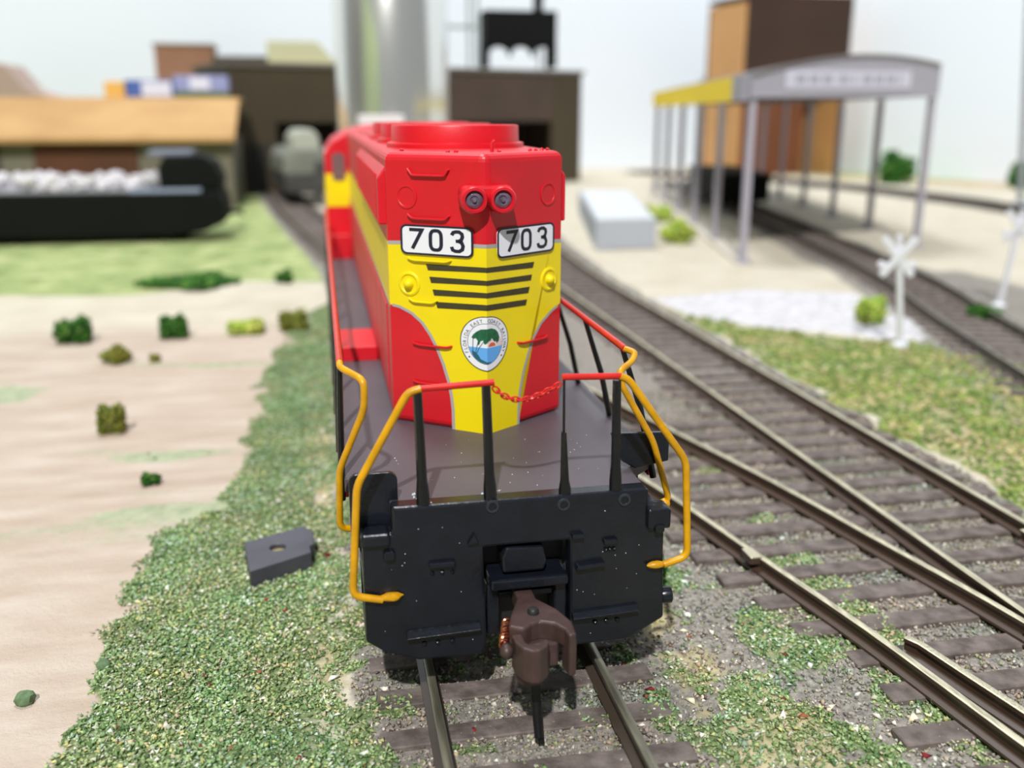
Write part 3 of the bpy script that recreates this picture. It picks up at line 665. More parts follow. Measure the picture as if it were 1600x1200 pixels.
# inner floor, steps and side faces behind the plate
for s_, xo in ((-1, -15.1), (1, 14.4)):
    for z_ in (6.6, 12.0, 17.4):
        MB().box(*sorted((xo, s_ * 10.6)), 84, 91.5, z_ - .5, z_).build('step', BLK, pil, bevel=.1)
    MB().box(*sorted((s_ * 10.6, s_ * 11.2)), 84, 92, 5, 19).build('step_side', BLK, pil)
    MB().box(*sorted((xo, s_ * 11)), 91.2, 92, 6, 19).build('step_back', BLK, pil)
# raised corner tab plates (upper step guards)
MB().prism(rrect(-16.0, -11.5, 15.5, 22.9, .8), 'y', 84.3, 84.9).build('corner_plate', BLK, pil, bevel=.1)
MB().prism([(13.0, 20), (16.6, 20.6), (16.6, 23.7), (10.4, 23.9), (11.6, 20.9)], 'y', 88.2, 88.9).build('corner_plate', BLK, pil, bevel=.15)
MB().box(-15.2, -12.5, 81.5, 84, 16.6, 17.9).build('step_lip', BLK, pil, bevel=.3)
MB().box(12.2, 14.6, 81.4, 84, 16.2, 18.3).build('step_lip', BLK, pil, bevel=.3)
MB().lathe([(.01, 0), (.75, 0), (.85, .3), (.85, 1.0), (.01, 1.0)], (14.4, 82.9, 8.3), 'x', 16).build('side_peg', BLK, pil)
# coupler pocket
MB().box(-3.9, 4.7, 85.3, 86.5, 4.6, 17).build('pocket_back', DKMET, pil)
pk = MB(); pk.prism([(-1.9, 12.6), (2.2, 12.6), (2.4, 13.6), (2.1, 15.1), (-1.6, 15.3), (-2.0, 14.2)], 'y', 82.2, 85.5); pk.build('draft_gear_box', BLK, pil, bevel=.25)
MB().box(-3.2, 4.4, 81.4, 85.4, 11.2, 12.3).build('buffer_beam', BLK, pil, bevel=.25)
MB().box(-3.4, -2.2, 82.6, 85.4, 6, 11.3).build('pocket_cheek', BLK, pil, bevel=.2)
MB().box(3.2, 4.5, 82.4, 85.4, 6, 11.3).build('pocket_cheek', BLK, pil, bevel=.2)
MB().box(-2.3, 3.3, 83.0, 85.4, 9.6, 10.2).build('coupler_box_lid', BLK, pil, bevel=.1)
# ribs, bosses and bolt heads
for x0, x1, z0, z1 in ((-11.3, -4.2, 7.2, 7.6), (4.9, 11.6, 7.55, 7.95)):
    MB().loft([[(x_, 82.1, z0 + d_ - .25), (x_, 81.25, z0 + d_ - .25), (x_, 81.1, z0 + d_), (x_, 81.7, z1 + d_ - .02), (x_, 82.1, z1 + d_ + .08)] for x_, d_ in ((x0, 0), (x1, .3))]).build('rib', BLK, pil, bevel=.06)
for xs, z_ in ((( -9.6, -8.3, -6.9), 6.1), ((7.3, 8.5, 9.6), 6.6)):
    for x_ in xs: MB().blob((x_, 81.95, z_), .27, 1, .05).build('bolt_head', BLK, pil, smooth=True)
for x0, x1, z_ in ((-9.0, -6.5, 14.3), (7.9, 9.3, 15.2)):
    MB().box(x0, x1, 81.5, 82.1, z_ - .25, z_ + .35).build('cleat', BLK, pil, bevel=.15)
    for k in range(3): MB().blob((x0 + .3 + k * (x1 - x0 - .6) / 2, 81.9, z_ - .85), .22, 1, .05).build('bolt_head', BLK, pil, smooth=True)
MB().prism([(5.1, 12.6), (8.0, 12.8), (8.0, 13.3), (5.3, 13.1)], 'y', 81.3, 82.1).build('cleat', BLK, pil, bevel=.12)
MB().prism([(-5.4, 16.1), (-4.2, 16.1), (-4.7, 17.3)], 'y', 81.6, 82.1).build('lamp_bracket', BLK, pil, bevel=.15)
MB().prism(rrect(4.7, 5.9, 15.9, 16.4, .2), 'y', 81.4, 82.1).build('lamp_bracket', BLK, pil, bevel=.1)
MB().prism(rrect(-13.2, -12.1, 15.2, 16.2, .3), 'y', 81.5, 82.1).build('lamp_bracket', BLK, pil, bevel=.15)
MB().prism(rrect(12.9, 13.9, 15.9, 16.8, .3), 'y', 81.2, 82.1).build('lamp_bracket', BLK, pil, bevel=.15)
for x_ in (-2.9, 3.95, 9.95):
    MB().lathe([(.42, .3), (.62, .25), (.66, 0), (.58, -.12), (.40, -.1), (.36, .2), (.01, .2)], (x_, 81.98, 19.35 if x_ > 0 else 19.7), 'y', 20).build('eyelet', mat('eyelet_black', (44, 48, 54), .3), pil)
# pale specks: imitated glints along the deck edge, scatter on porch and pilot
sp = MB()
for k in range(46):
    x_ = random.choice((-9.3, -3, 4.2, 9.2, random.uniform(-11, 11))) + random.gauss(0, .6); sp.blob((x_, 82.4 + abs(random.gauss(0, 1.4)), 20.2 + random.uniform(-.05, .05)), random.uniform(.06, .16), 1, .3)
for k in range(34): sp.blob((random.uniform(-11, 12), random.uniform(84, 100), 20.12), random.uniform(.03, .07), 1, .3)
for k in range(30): sp.blob((random.choice((-1, 1)) * random.uniform(4.8, 14), 81.98, random.uniform(5, 19)), random.uniform(.03, .07), 1, .3)
tag(sp.build('glint_specks', SPECK, loco), kind='stuff')

# stanchions of the end railing
def stanchion(a, b, w0=.55, w1=.8, parent=loco):
    mb = MB(); a = Vector(a); b = Vector(b); rg = []
    for k in range(9):
        t = k / 8; p = a.lerp(b, t); wx = (w0 + (w1 - w0) * t) * (1.25 if t > .9 else 1) * (1 + (.25 if .78 < t < .9 else 0)); wy = .45
        rg.append([(p.x + math.cos(q) * wx, p.y + math.sin(q) * wy, p.z) for q in [2 * math.pi * i / 8 for i in range(8)]])
    mb.loft(rg); mb.smooth = True; return mb.build('stanchion', POST, parent)
for foot, top in (((-9.3, 82.6, 19.9), (-9.6, 82.2, 31.3)), ((-3.0, 82.6, 20), (-3.4, 82.2, 31.5)), ((4.2, 82.6, 20), (3.8, 82.2, 31.4)), ((9.2, 82.6, 20), (8.9, 82.2, 31.3))):
    stanchion(top, foot, .42, .5) if foot[0] != 4.2 else stanchion((3.95, 82.4, 26.5), foot, .25, .5)
    if foot[0] == 4.2: MB().tube([(3.85, 82.2, 31.6), (3.95, 82.4, 26.5)], .13, 8).build('stanchion_wire', POST, loco)
# front handrails: red bars with yellow drops
def hr(pts, m, r=.36, name='handrail'): 
    P_ = [Vector(p) for p in pts]; out = [P_[0]]
    for i in range(1, len(P_) - 1):
        a, p, b = P_[i - 1], P_[i], P_[i + 1]; la, lb = min(.9, (a - p).length * .4), min(.9, (b - p).length * .4); q0 = p + (a - p).normalized() * la; q1 = p + (b - p).normalized() * lb
        for t in (0, .25, .5, .75, 1): out.append(q0 * (1 - t) ** 2 + p * 2 * t * (1 - t) + q1 * t * t)
    out.append(P_[-1]); return MB().tube(out, r, 10).build(name, m, loco)
hr([(-2.7, 82, 31.75), (-3.6, 82, 31.7), (-9.4, 82, 31.5)], HRED, .31)
hr([(-9.3, 82, 31.5), (-10.5, 82, 31.2), (-15.3, 82, 22.7), (-16.15, 81.6, 12.0), (-13.4, 81.5, 11.4)], HYEL)
MB().blob((-12.7, 81.6, 11.6), .75, 2, .25, (1.5, .7, .6)).build('handrail_foot', HYEL, loco, smooth=True)
hr([(3.6, 82, 31.9), (9.2, 82, 31.7)], HRED, .31)
hr([(9.1, 82, 31.7), (10.0, 82, 31.3), (16.0, 82, 22.9), (16.5, 81.6, 13.0), (14.0, 81.5, 12.4)], HYEL)
MB().blob((13.3, 81.6, 12.4), .62, 2, .1, (1.6, .7, .65)).build('handrail_foot', HYEL, loco, smooth=True)
# safety chain, link by link
cp = [(-2.7, 82, 31.2), (-1.6, 82, 30.3), (-.2, 82, 29.95), (1.0, 82, 30.15), (2.2, 82, 30.65), (3.7, 82, 31.4)]; cpp = resample(cp, .52); chain = MB()
for i in range(len(cpp) - 1):
    c0, c1 = cpp[i], cpp[i + 1]; d = (c1 - c0).normalized(); n_ = Vector((0, 1, 0)) if i % 2 else d.cross(Vector((0, 1, 0))).normalized(); m0 = (c0 + c1) / 2
    ring = [m0 + d * .42 * math.cos(q) + n_ * .24 * math.sin(q) for q in [2 * math.pi * k / 10 for k in range(11)]]; chain.tube(ring, .09, 6)
chain.build('safety_chain', HRED, loco)
# side railings
for s_ in (-1, 1):
    top = -16.2 if s_ < 0 else 12.3; foot = -16.6 if s_ < 0 else 16.2
    ys = [91.5 + 14.6 * k for k in range(11)]
    for y_ in ys:
        mb = MB(); mb.tube([(top, y_, 32), (top + (foot - top) * .55, y_, 25.5), (foot, y_, 17.6)], [.28, .34, .36], 8); mb.build('stanchion', POST, loco)
    hr([(top, 90.5, 32.1), (top, 150, 32.1), (top, 245, 32.1)], HRED, .36)
hr([(-16.2, 90.6, 32.1), (-16.2, 89.8, 31.8), (-14.1, 86.5, 31.3), (-14.2, 86.6, 28.5), (-16.75, 88, 22.1), (-17.0, 89, 15.7), (-15.6, 89.5, 15.2)], HYEL, .34)
hr([(12.3, 90.6, 32.1), (13.1, 89.6, 31.9), (12.4, 88.5, 31.3), (10.5, 86.6, 30.9), (10.6, 86.2, 29.7), (14.4, 87, 23.3), (16.7, 88, 16.6), (16.3, 88, 16.0)], HYEL, .33)
MB().blob((16.3, 88, 16.0), .6, 2, .08).build('handrail_foot', HYEL, loco, smooth=True)
# coupler
cpl = MB(); outl = [(-.85, 86), (.85, 86), (.95, 80.2), (2.4, 77.9), (3.2, 75.4), (3.05, 73.2), (2.35, 73.0), (2.2, 74.2), (1.5, 75.4), (.4, 75.9), (-.5, 75.6), (-1.3, 74.9), (-2.0, 75.2), (-2.6, 75.6), (-2.1, 77.4), (-.85, 80.6)]
cpl.prism(outl, 'z', 8.9, 10.8); cpo = cpl.build('coupler', COUP, loco, bevel=.22, seg=2); cpo['label'] = 'brown knuckle coupler'
MB().prism([(2.1, 74.9), (3.2, 75.4), (3.1, 73.2), (2.4, 73.0)], 'z', 6.6, 10.2).build('guard_arm', COUP, cpo, bevel=.2)
arc = [(-2.5, 75.0), (-2.35, 73.6), (-1.9, 72.5), (-1.2, 71.9), (-.5, 71.9), (.3, 72.6), (.65, 73.3), (.3, 73.8), (-.3, 73.1), (-.8, 72.8), (-1.2, 73.0), (-1.5, 73.6), (-1.55, 75.0)]
MB().prism(arc, 'z', 7.0, 10.3).build('knuckle', COUP, cpo, bevel=.18)
MB().lathe([(.01, 0), (1.25, 0), (1.5, .9), (1.7, 2.0), (1.7, 2.3), (.01, 2.3)], (-.85, 74.4, 6.0), 'z', 14).build('coupler_head', COUP, cpo)
MB().prism([(-.9, 75), (1.9, 75), (2.1, 77.8), (-1.5, 77.8)], 'z', 6.6, 9).build('coupler_body', COUP, cpo, bevel=.2)
MB().lathe([(.55, -.1), (.55, .25), (.4, .45), (.01, .5)], (.05, 77.5, 10.8), 'z', 16).build('coupler_pin', DKMET, cpo)
hx = MB(); hel = []
for k in range(97):
    t = k / 96; a = t * 8 * 2 * math.pi; c0 = Vector((-2.5, 77.2, 10.3)).lerp(Vector((-3.3, 74.4, 9.6)), t); hel.append(c0 + Vector((math.cos(a) * .38, 0, math.sin(a) * .38)))
hx.tube(hel, .10, 6).build('spring', COPPER, cpo)
MB().blob((-3.1, 74.1, 9.2), .75, 2, .1, (.8, 1, 1)).build('spring_post', COUP, cpo, smooth=True)
MB().tube([(.1, 77.2, 6.8), (.1, 76.6, 3), (.15, 75.9, .4), (.2, 75.4, -1.0)], .42, 10).build('trip_pin', POST, cpo)
MB().tube([(.2, 77.6, 6.8), (.35, 77, 3), (.45, 76.1, -.5), (.5, 75.6, -1.85)], .33, 10).build('trip_pin', POST, cpo)
# running gear
for yb in (104, 268):
    tk = MB(); tk.box(-7, 7, yb, yb + 48, 7, 13); tr_ = tk.build('truck', BLK, loco)
    for s_ in (-1, 1):
        MB().prism([(yb - 2, 6), (yb + 50, 6), (yb + 50, 9), (yb + 42, 11.5), (yb + 6, 11.5), (yb - 2, 9)], 'x', *sorted((s_ * 10.6, s_ * 12.4))).build('side_frame', BLK, tr_, bevel=.4)
    for k in range(3):
        yc = yb + 5 + k * 19
        for s_ in (-1, 1): MB().lathe([(.01, 0), (5.8, 0), (5.8, .8), (5.5, 2.6), (5.0, 2.7), (.01, 2.2)] if s_ > 0 else [(.01, 0), (5.8, 0), (5.8, -.8), (5.5, -2.6), (5.0, -2.7), (.01, -2.2)], (s_ * 7.6, yc, 5.55), 'x', 32).build('wheel', DKMET, tr_)
        MB().lathe([(1.2, -7.6), (1.2, 7.6)], (0, yc, 5.55), 'x', 12).build('axle', DKMET, tr_)
MB().prism([(-13, 18), (13, 18), (14, 15), (13, 6), (-13, 6), (-14, 15)], 'y', 172, 246).build('fuel_tank', BLK, loco, bevel=.6)

# black plastic part on the grass
lk = thing('plastic_block', 'loose black plastic block with a round hole lying on the grass left of the locomotive', 'plastic part', (-24.8, 119.5, -2.9))
bm = bmesh.new()
outer = [(-29.7, 123.4), (-22.0, 127.4), (-20.5, 125.0), (-20.4, 121.2), (-21.0, 120.6), (-20.8, 118.6), (-28.4, 114.4)]
# top face ring between the outline and a round hole, extruded down
cc = (-25.2, 121.0); hr_ = 1.05; nh = 24; hole = [(cc[0] + hr_ * math.cos(2 * math.pi * k / nh), cc[1] + hr_ * math.sin(2 * math.pi * k / nh)) for k in range(nh)]
def ray_out(a):
    d = Vector((math.cos(a), math.sin(a))); best = None
    for i in range(len(outer)):
        p = Vector(outer[i]); q = Vector(outer[(i + 1) % len(outer)]); e = q - p; den = d.x * e.y - d.y * e.x
        if abs(den) < 1e-9: continue
        w_ = p - Vector(cc); t = (w_.x * e.y - w_.y * e.x) / den; u = (w_.x * d.y - w_.y * d.x) / den
        if t > 0 and -1e-6 <= u <= 1 + 1e-6 and (best is None or t < best): best = t
    return (cc[0] + d.x * best, cc[1] + d.y * best)
angs = sorted(set([2 * math.pi * k / nh for k in range(nh)] + [math.atan2(p[1] - cc[1], p[0] - cc[0]) % (2 * math.pi) for p in outer]))
ro = [ray_out(a) for a in angs]; ri = [(cc[0] + hr_ * math.cos(a), cc[1] + hr_ * math.sin(a)) for a in angs]
mb = MB(); n = len(angs); zt, zb = -.55, -3.0
mb.add([(x, y, zt) for x, y in ro] + [(x, y, zt) for x, y in ri] + [(x, y, zb) for x, y in ro] + [(x, y, zb) for x, y in ri], sum([[(i, (i + 1) % n, n + (i + 1) % n, n + i), (2 * n + i, 2 * n + (i + 1) % n, (i + 1) % n, i), (n + i, n + (i + 1) % n, 3 * n + (i + 1) % n, 3 * n + i), (3 * n + i, 3 * n + (i + 1) % n, 2 * n + (i + 1) % n, 2 * n + i)] for i in range(n)], []))
mb.build('block_body', mat('black_plastic', (74, 73, 84), .42, var=.25, vscale=200, bump=.1), lk, bevel=.12)
mb = MB(); mb.add([(x, y, -1.2) for x, y in ri], [tuple(range(n))]); mb.build('hole_filling', mat('hole_straw', (150, 140, 100), .8), lk)

# ================================================================== BACKGROUND
def M(n, c, **k): return mat(n, c, k.pop('rough', .7), **k)
# engine house: front wall from A to B
A, B = (-78, 745), (211, 850); ang = math.atan2(B[1] - A[1], B[0] - A[0]); LEN = math.hypot(B[0] - A[0], B[1] - A[1])
eh = thing('engine_house', 'long dark brown engine house with two doorways behind the locomotive', 'building', (A[0], A[1], -3), ang)
OL = M('olive_brown', (66, 56, 36), var=.15, vscale=30); BR = M('plum_brown', (74, 59, 50), var=.15, vscale=30)
def loc(mb): mb.local = True; return mb
loc(MB()).box(0, 33, 0, 4, 0, 91).build('front_pier', OL, eh)
q = loc(MB()); q.box(33, 81, 0, 4, 52, 91); q.build('lintel', OL, eh)
loc(MB()).box(81, 186, 0, 4, 0, 91).build('front_pier', BR, eh)
loc(MB()).box(186, 277, 0, 4, 52, 91).build('lintel', BR, eh)
loc(MB()).box(277, LEN, 0, 4, 0, 91).build('front_pier', OL, eh)
for x0, x1 in ((0, 4), (LEN - 4, LEN)): loc(MB()).box(x0, x1, 4, 92, 0, 91).build('side_wall', BR, eh)
loc(MB()).box(0, LEN, 92, 96, 0, 91).build('rear_wall', BR, eh)
loc(MB()).box(-2, LEN + 2, -2, 98, 91, 94).build('roof', M('roof_grey', (96, 92, 84)), eh)
loc(MB()).box(10, 23, -2, 0, 0, 36).build('door', M('dark_door', (30, 30, 26)), eh)
# things on the engine house roof
def rp(u, v): return (A[0] + math.cos(ang) * u - math.sin(ang) * v, A[1] + math.sin(ang) * u + math.cos(ang) * v)
gx_, gy_ = rp(270, 45)
tkk = thing('roof_tank', 'black square tank on four legs above an arched base on the engine house roof', 'tank', (gx_, gy_, 91), 0)
BK = M('tank_black', (16, 17, 18), spec=.15)
q = loc(MB()); q.box(-32, 32, -14, 14, 22, 50); q.build('tank_body', BK, tkk, bevel=.6)
q = loc(MB()); pts = [(-31, 22)]
for c in (-20, 0, 20): pts += [(c - 9 * math.cos(t), 12 + 8 * math.sin(t)) for t in np.linspace(0, math.pi, 9)]
poly_ = [(-31, 23)] + [(-31, 12)] + pts[1:] + [(31, 12), (31, 23)]
q.prism(poly_, 'y', -14, -12); q.build('arched_skirt', BK, tkk)
for x_ in (-30, 30):
    for y_ in (-12, 12): loc(MB()).box(x_ - 2, x_ + 2, y_ - 2, y_ + 2, 3, 22).build('leg', BK, tkk)
loc(MB()).lathe([(4.5, 50), (4.5, 84), (5.5, 86)], (18, 0, 0), 'z', 16).build('stack', BK, tkk)
fx, fy = rp(204, 45)
fr = thing('roof_rack', 'thin grey pipe scaffold beside the black tank on the engine house roof', 'scaffold', (fx, fy, 94), ang * 0)
GP = M('pipe_grey', (150, 160, 158))
for x_ in (-17, 15, 22): loc(MB()).tube([(x_, 0, 0), (x_, 0, 75)], 1.4, 8).build('upright', GP, fr)
for z_ in (32, 68): loc(MB()).tube([(-17, 0, z_), (22, 0, z_)], 1.5, 8).build('crossbar', GP, fr)
fx, fy = rp(296, 40)
fr2 = thing('roof_railing', 'short grey railing at the right end of the engine house roof', 'railing', (fx, fy, 94))
for x_ in (-6, 5): loc(MB()).tube([(x_, 0, 0), (x_, 0, 22)], 1.1, 8).build('post', GP, fr2)
loc(MB()).tube([(-6, 0, 22), (5, 0, 22)], 1.1, 8).build('rail', GP, fr2)
# silver cylinder
cy = thing('metal_canister', 'tall shiny silver metal cylinder standing in front of the engine house', 'cylinder', (25, 560, -3))
CM = mat('brushed_metal', (228, 228, 224), .2, .8)
loc(MB()).lathe([(30.6, 0), (30.9, .8), (30.9, 150), (30.2, 151), (28.8, 151)], (0, 0, 0), 'z', 64).build('canister_body', CM, cy)
loc(MB()).lathe([(31.2, 1), (31.7, 2), (31.2, 3.4)], (0, 0, 0), 'z', 64).build('canister_rim', CM, cy)
loc(MB()).lathe([(31.0, 147), (31.7, 148.5), (31.0, 150)], (0, 0, 0), 'z', 64).build('canister_rim', CM, cy)
wb = thing('white_box', 'white box on the ground just behind the locomotive roof', 'box', (12, 470, -3)); loc(MB()).box(-10, 10, -8, 8, 0, 57).build('box_body', M('white_card', (232, 226, 230)), wb, bevel=.6)
loc(MB()).box(-10.3, 10.3, -8.3, 8.3, 53, 57.6).build('lid', M('white_card', (232, 226, 230)), wb, bevel=.5)
# grey rail car on the bend
gc = thing('rail_car', 'grey rail vehicle with pale domed top waiting on the bend left of the locomotive', 'rail vehicle', (-24, 645, 0), math.radians(8))
G1 = M('weather_grey', (136, 138, 128), var=.3, vscale=60); G2 = M('weather_dark', (70, 68, 66), var=.3, vscale=80); G3 = M('weather_pale', (176, 178, 166))
loc(MB()).prism([(-15, 6), (15, 6), (15, 17), (-15, 17)], 'y', 0, 95).build('underframe', G2, gc, bevel=.6)
loc(MB()).prism([(-15.5, 17), (15.5, 17), (15, 28), (11, 33), (-11, 33), (-15, 28)], 'y', 3, 92).build('car_body', G1, gc, bevel=1.2)
loc(MB()).prism([(-9, 32), (9, 32), (8, 41), (4.5, 45.5), (-4.5, 45.5), (-8, 41)], 'y', 5, 50).build('dome', G3, gc, bevel=1.5)
loc(MB()).prism([(2, 8), (13, 8), (11, 24), (5, 26)], 'y', 1.5, 3.2).build('end_panel', G2, gc)
for y_ in (14, 28, 66, 80):
    for s_ in (-1, 1): loc(MB()).lathe([(.01, 0), (5.3, 0), (5.3, s_ * 2), (.01, s_ * 2)], (s_ * 7.6, y_, 5.3), 'x', 20).build('wheel', G2, gc)
# long tan-roofed building
tb = thing('long_shed', 'long low building with a wide tan roof behind the black wagon', 'building', (-300, 640, -3))
TAN = M('tan_roof', (190, 150, 96), var=.12, vscale=22, col2=(172, 131, 78)); GW = M('shed_wall', (116, 110, 96), var=.12, vscale=30)
loc(MB()).box(0, 229, 8, 92, 0, 43).build('shed_wall', GW, tb)
loc(MB()).prism([(-2, 41), (58, 65.5), (95, 65.5), (95, 68.5), (57, 68.5), (-2, 44)], 'x', -4, 232).build('roof', TAN, tb, bevel=.3)
loc(MB()).box(112, 172, 6.5, 8, 0, 40).build('door', M('rust_door', (92, 50, 28), var=.3, vscale=25), tb)
loc(MB()).box(58, 92, 6.5, 8, 0, 40).build('door', M('dark_shed_door', (58, 46, 36)), tb)
def carton(name, label, x0, x1, y0, y1, z0, z1, m, stripe=None, cat='carton', group=None):
    t = thing(name, label, cat, ((x0 + x1) / 2, y0, z0)); MB().box(x0, x1, y0, y1, z0, z1).build('body', m, t, bevel=.5)
    if stripe: MB().box(stripe[0], stripe[1], y0 - .4, y0, stripe[2], stripe[3]).build('printed_panel', stripe[4], t)
    return t
BLU = M('carton_blue', (74, 104, 178)); WLT = M('carton_white', (222, 226, 246)); LIL = M('carton_lilac', (150, 158, 206))
carton('carton', 'small yellow carton at the left end of the row on the tan roof', -156, -143, 712, 724, 65.6, 76, M('carton_yellow', (232, 184, 92)))
carton('carton', 'blue carton with a white printed panel on the tan roof', -142.5, -112, 712, 726, 65.6, 77, BLU, (-132, -113, 66.5, 76, WLT))
carton('carton', 'pale lilac and blue carton right of the blue one on the tan roof', -111.5, -76, 714, 728, 69.6, 80, LIL, (-101, -88, 71, 79, WLT))
carton('carton', 'flat dark green tray under the pale lilac carton', -111.5, -76, 713, 729, 65.6, 69.5, M('tray_green', (84, 108, 62)), cat='tray')
# far buildings
def bld(name, label, x0, x1, y0, y1, h, m, roof, parapet=0):
    t = thing(name, label, 'building', ((x0 + x1) / 2, y0, -3)); MB().box(x0, x1, y0, y1, -3, h).build('walls', m, t)
    MB().box(x0 - 1.5, x1 + 1.5, y0 - 1.5, y1 + 1.5, h, h + 2).build('roof', roof, t)
    for k in range(3):
        xx = x0 + (x1 - x0) * (k + .5) / 3; MB().box(xx - 4, xx + 4, y0 - .4, y0, h - 60, h - 45).build('window', M('pane_dark', (60, 60, 62)), t)
    return t
bld('brick_building', 'tall reddish brown building far left against the backdrop', -155, -106, 938, 985, 113, M('brick_brown', (160, 116, 90), var=.1, vscale=40), M('brick_roof', (130, 112, 92)))
bld('low_building', 'dark flat-roofed building between the brown and cream buildings', -104, -60, 940, 985, 103, M('low_dark', (112, 94, 80)), M('low_roof', (70, 74, 62)))
cb = thing('cream_building', 'cream building with sloped roof left of the silver cylinder', 'building', (-30, 925, -3))
MB().box(-58, 2, 930, 985, -3, 101).build('walls', M('cream_wall', (204, 196, 164)), cb); MB().prism([(-58, 101), (2, 101), (-14, 118), (-58, 118)], 'y', 932, 983).build('roof', M('cream_roof', (206, 204, 166)), cb, bevel=.5)
lb = thing('gabled_building', 'small brown gabled roof at the far left edge of the backdrop', 'building', (-275, 900, -3))
MB().box(-310, -232, 905, 960, -3, 66).build('walls', M('gable_wall', (150, 120, 100)), lb); MB().prism([(-312, 66), (-228, 66), (-256, 76), (-270, 95), (-312, 100)], 'y', 903, 962).build('roof', M('gable_roof', (176, 152, 140)), lb, bevel=.5)

# black wagon at the left
wg = thing('open_wagon', 'long black wagon with a white-grey load and black bunker at the left', 'wagon', (-170, 480, -3))
WB = M('wagon_black', (14, 17, 14), rough=.7, spec=.15, var=.2, vscale=40); WS = M('wagon_shelf', (140, 150, 172))
MB().prism([(-290, 20), (-64, 20), (-62, 14), (-62, 6), (-72, 1.5), (-86, .2), (-290, .2)], 'y', 474, 512).build('wagon_body', WB, wg, bevel=.8)
MB().box(-288, -90, 476, 510, 19.8, 21.2).build('load_tray', M('tray_pale', (150, 152, 158)), wg)
MB().box(-104, -72, 473.6, 480, 19.8, 21.4).build('side_ledge', WS, wg, bevel=.2)
bk = MB().prism([(-91, 20), (-64, 20), (-63, 26), (-66, 33), (-71, 36.5), (-88, 36), (-91, 31)], 'y', 480, 508).build('bunker', WB, wg, bevel=1)
MB().box(-96, -76, 484, 506, 35.8, 38.4).build('bunker_lid', M('lid_grey', (120, 124, 138)), bk, bevel=.8)
ld = MB()
for k in range(420): ld.blob((random.uniform(-284, -94), random.uniform(478, 508), random.uniform(21.5, 26.5)), random.uniform(1.6, 3.2), 1, .25)
tag(ld.build('stone_load', M('white_stone', (226, 222, 226), var=.25, vscale=120), wg), kind='stuff')
for y_ in (480, 506):
    for x_ in (-84, -98, -160, -174, -236, -250): MB().lathe([(.01, 0), (4.6, 0), (4.6, 1.6), (.01, 1.6)], (x_, y_, 1.4), 'y', 18).build('wheel', WB, wg)
MB().tube([(-62.5, 493, 9), (-56, 493, 9), (-55.4, 493, 7)], 1.1, 8).build('coupler', WB, wg)

# grey concrete block building
cbx = thing('concrete_block', 'plain long pale grey block lying beside the far track', 'block', (114, 411, -3))
q = MB(); q.add([(101, 411, -3.2), (129, 411, -3.2), (166, 565, -3.2), (136, 572, -3.2), (101, 411, 10), (129, 411, 10), (166, 565, 10), (136, 572, 10)], [(0, 3, 2, 1), (4, 5, 6, 7), (0, 1, 5, 4), (1, 2, 6, 5), (2, 3, 7, 6), (3, 0, 4, 7)])
q.build('block_body', M('pale_concrete', (176, 182, 192), var=.06, vscale=40), cbx, bevel=.4)
MB().add([(102, 412, 10), (128.2, 412, 10), (165, 564, 10), (137, 570, 10), (102, 412, 10.5), (128.2, 412, 10.5), (165, 564, 10.5), (137, 570, 10.5)], [(4, 5, 6, 7), (0, 1, 5, 4), (1, 2, 6, 5), (2, 3, 7, 6), (3, 0, 4, 7), (0, 3, 2, 1)]).build('lid', M('pale_lid', (206, 210, 216)), cbx)

# canopy
Lr, Rr = Vector((149, 363, 0)), Vector((247, 394, 0)); dv = Vector((77, 327, 0)); dn = dv.normalized(); ac = (Rr - Lr); acn = ac.normalized()
cn = thing('track_canopy', 'open grey and yellow canopy on thin posts over the right-hand track', 'canopy', (198, 380, -3))
CG = M('canopy_grey', (168, 166, 178), var=.05); CY = M('canopy_yellow', (252, 220, 40)); CR = M('canopy_roof', (120, 116, 116)); PS = M('post_grey', (168, 164, 176))
for k in range(6):
    for base in (Lr, Rr):
        p = base + dv * k / 5; z1 = 62; MB().box(p.x - 1.3, p.x + 1.3, p.y - 1.3, p.y + 1.3, -3.2, z1).build('post', PS, cn)
        MB().box(p.x - 3, p.x + 3, p.y - 3, p.y + 3, -3.3, -2.2).build('post_foot', PS, cn)
def arcpt(u): return 69 + 5 * (1 - (2 * u - 1) ** 2) + 6 * u      # roof height across the canopy
NA = 14
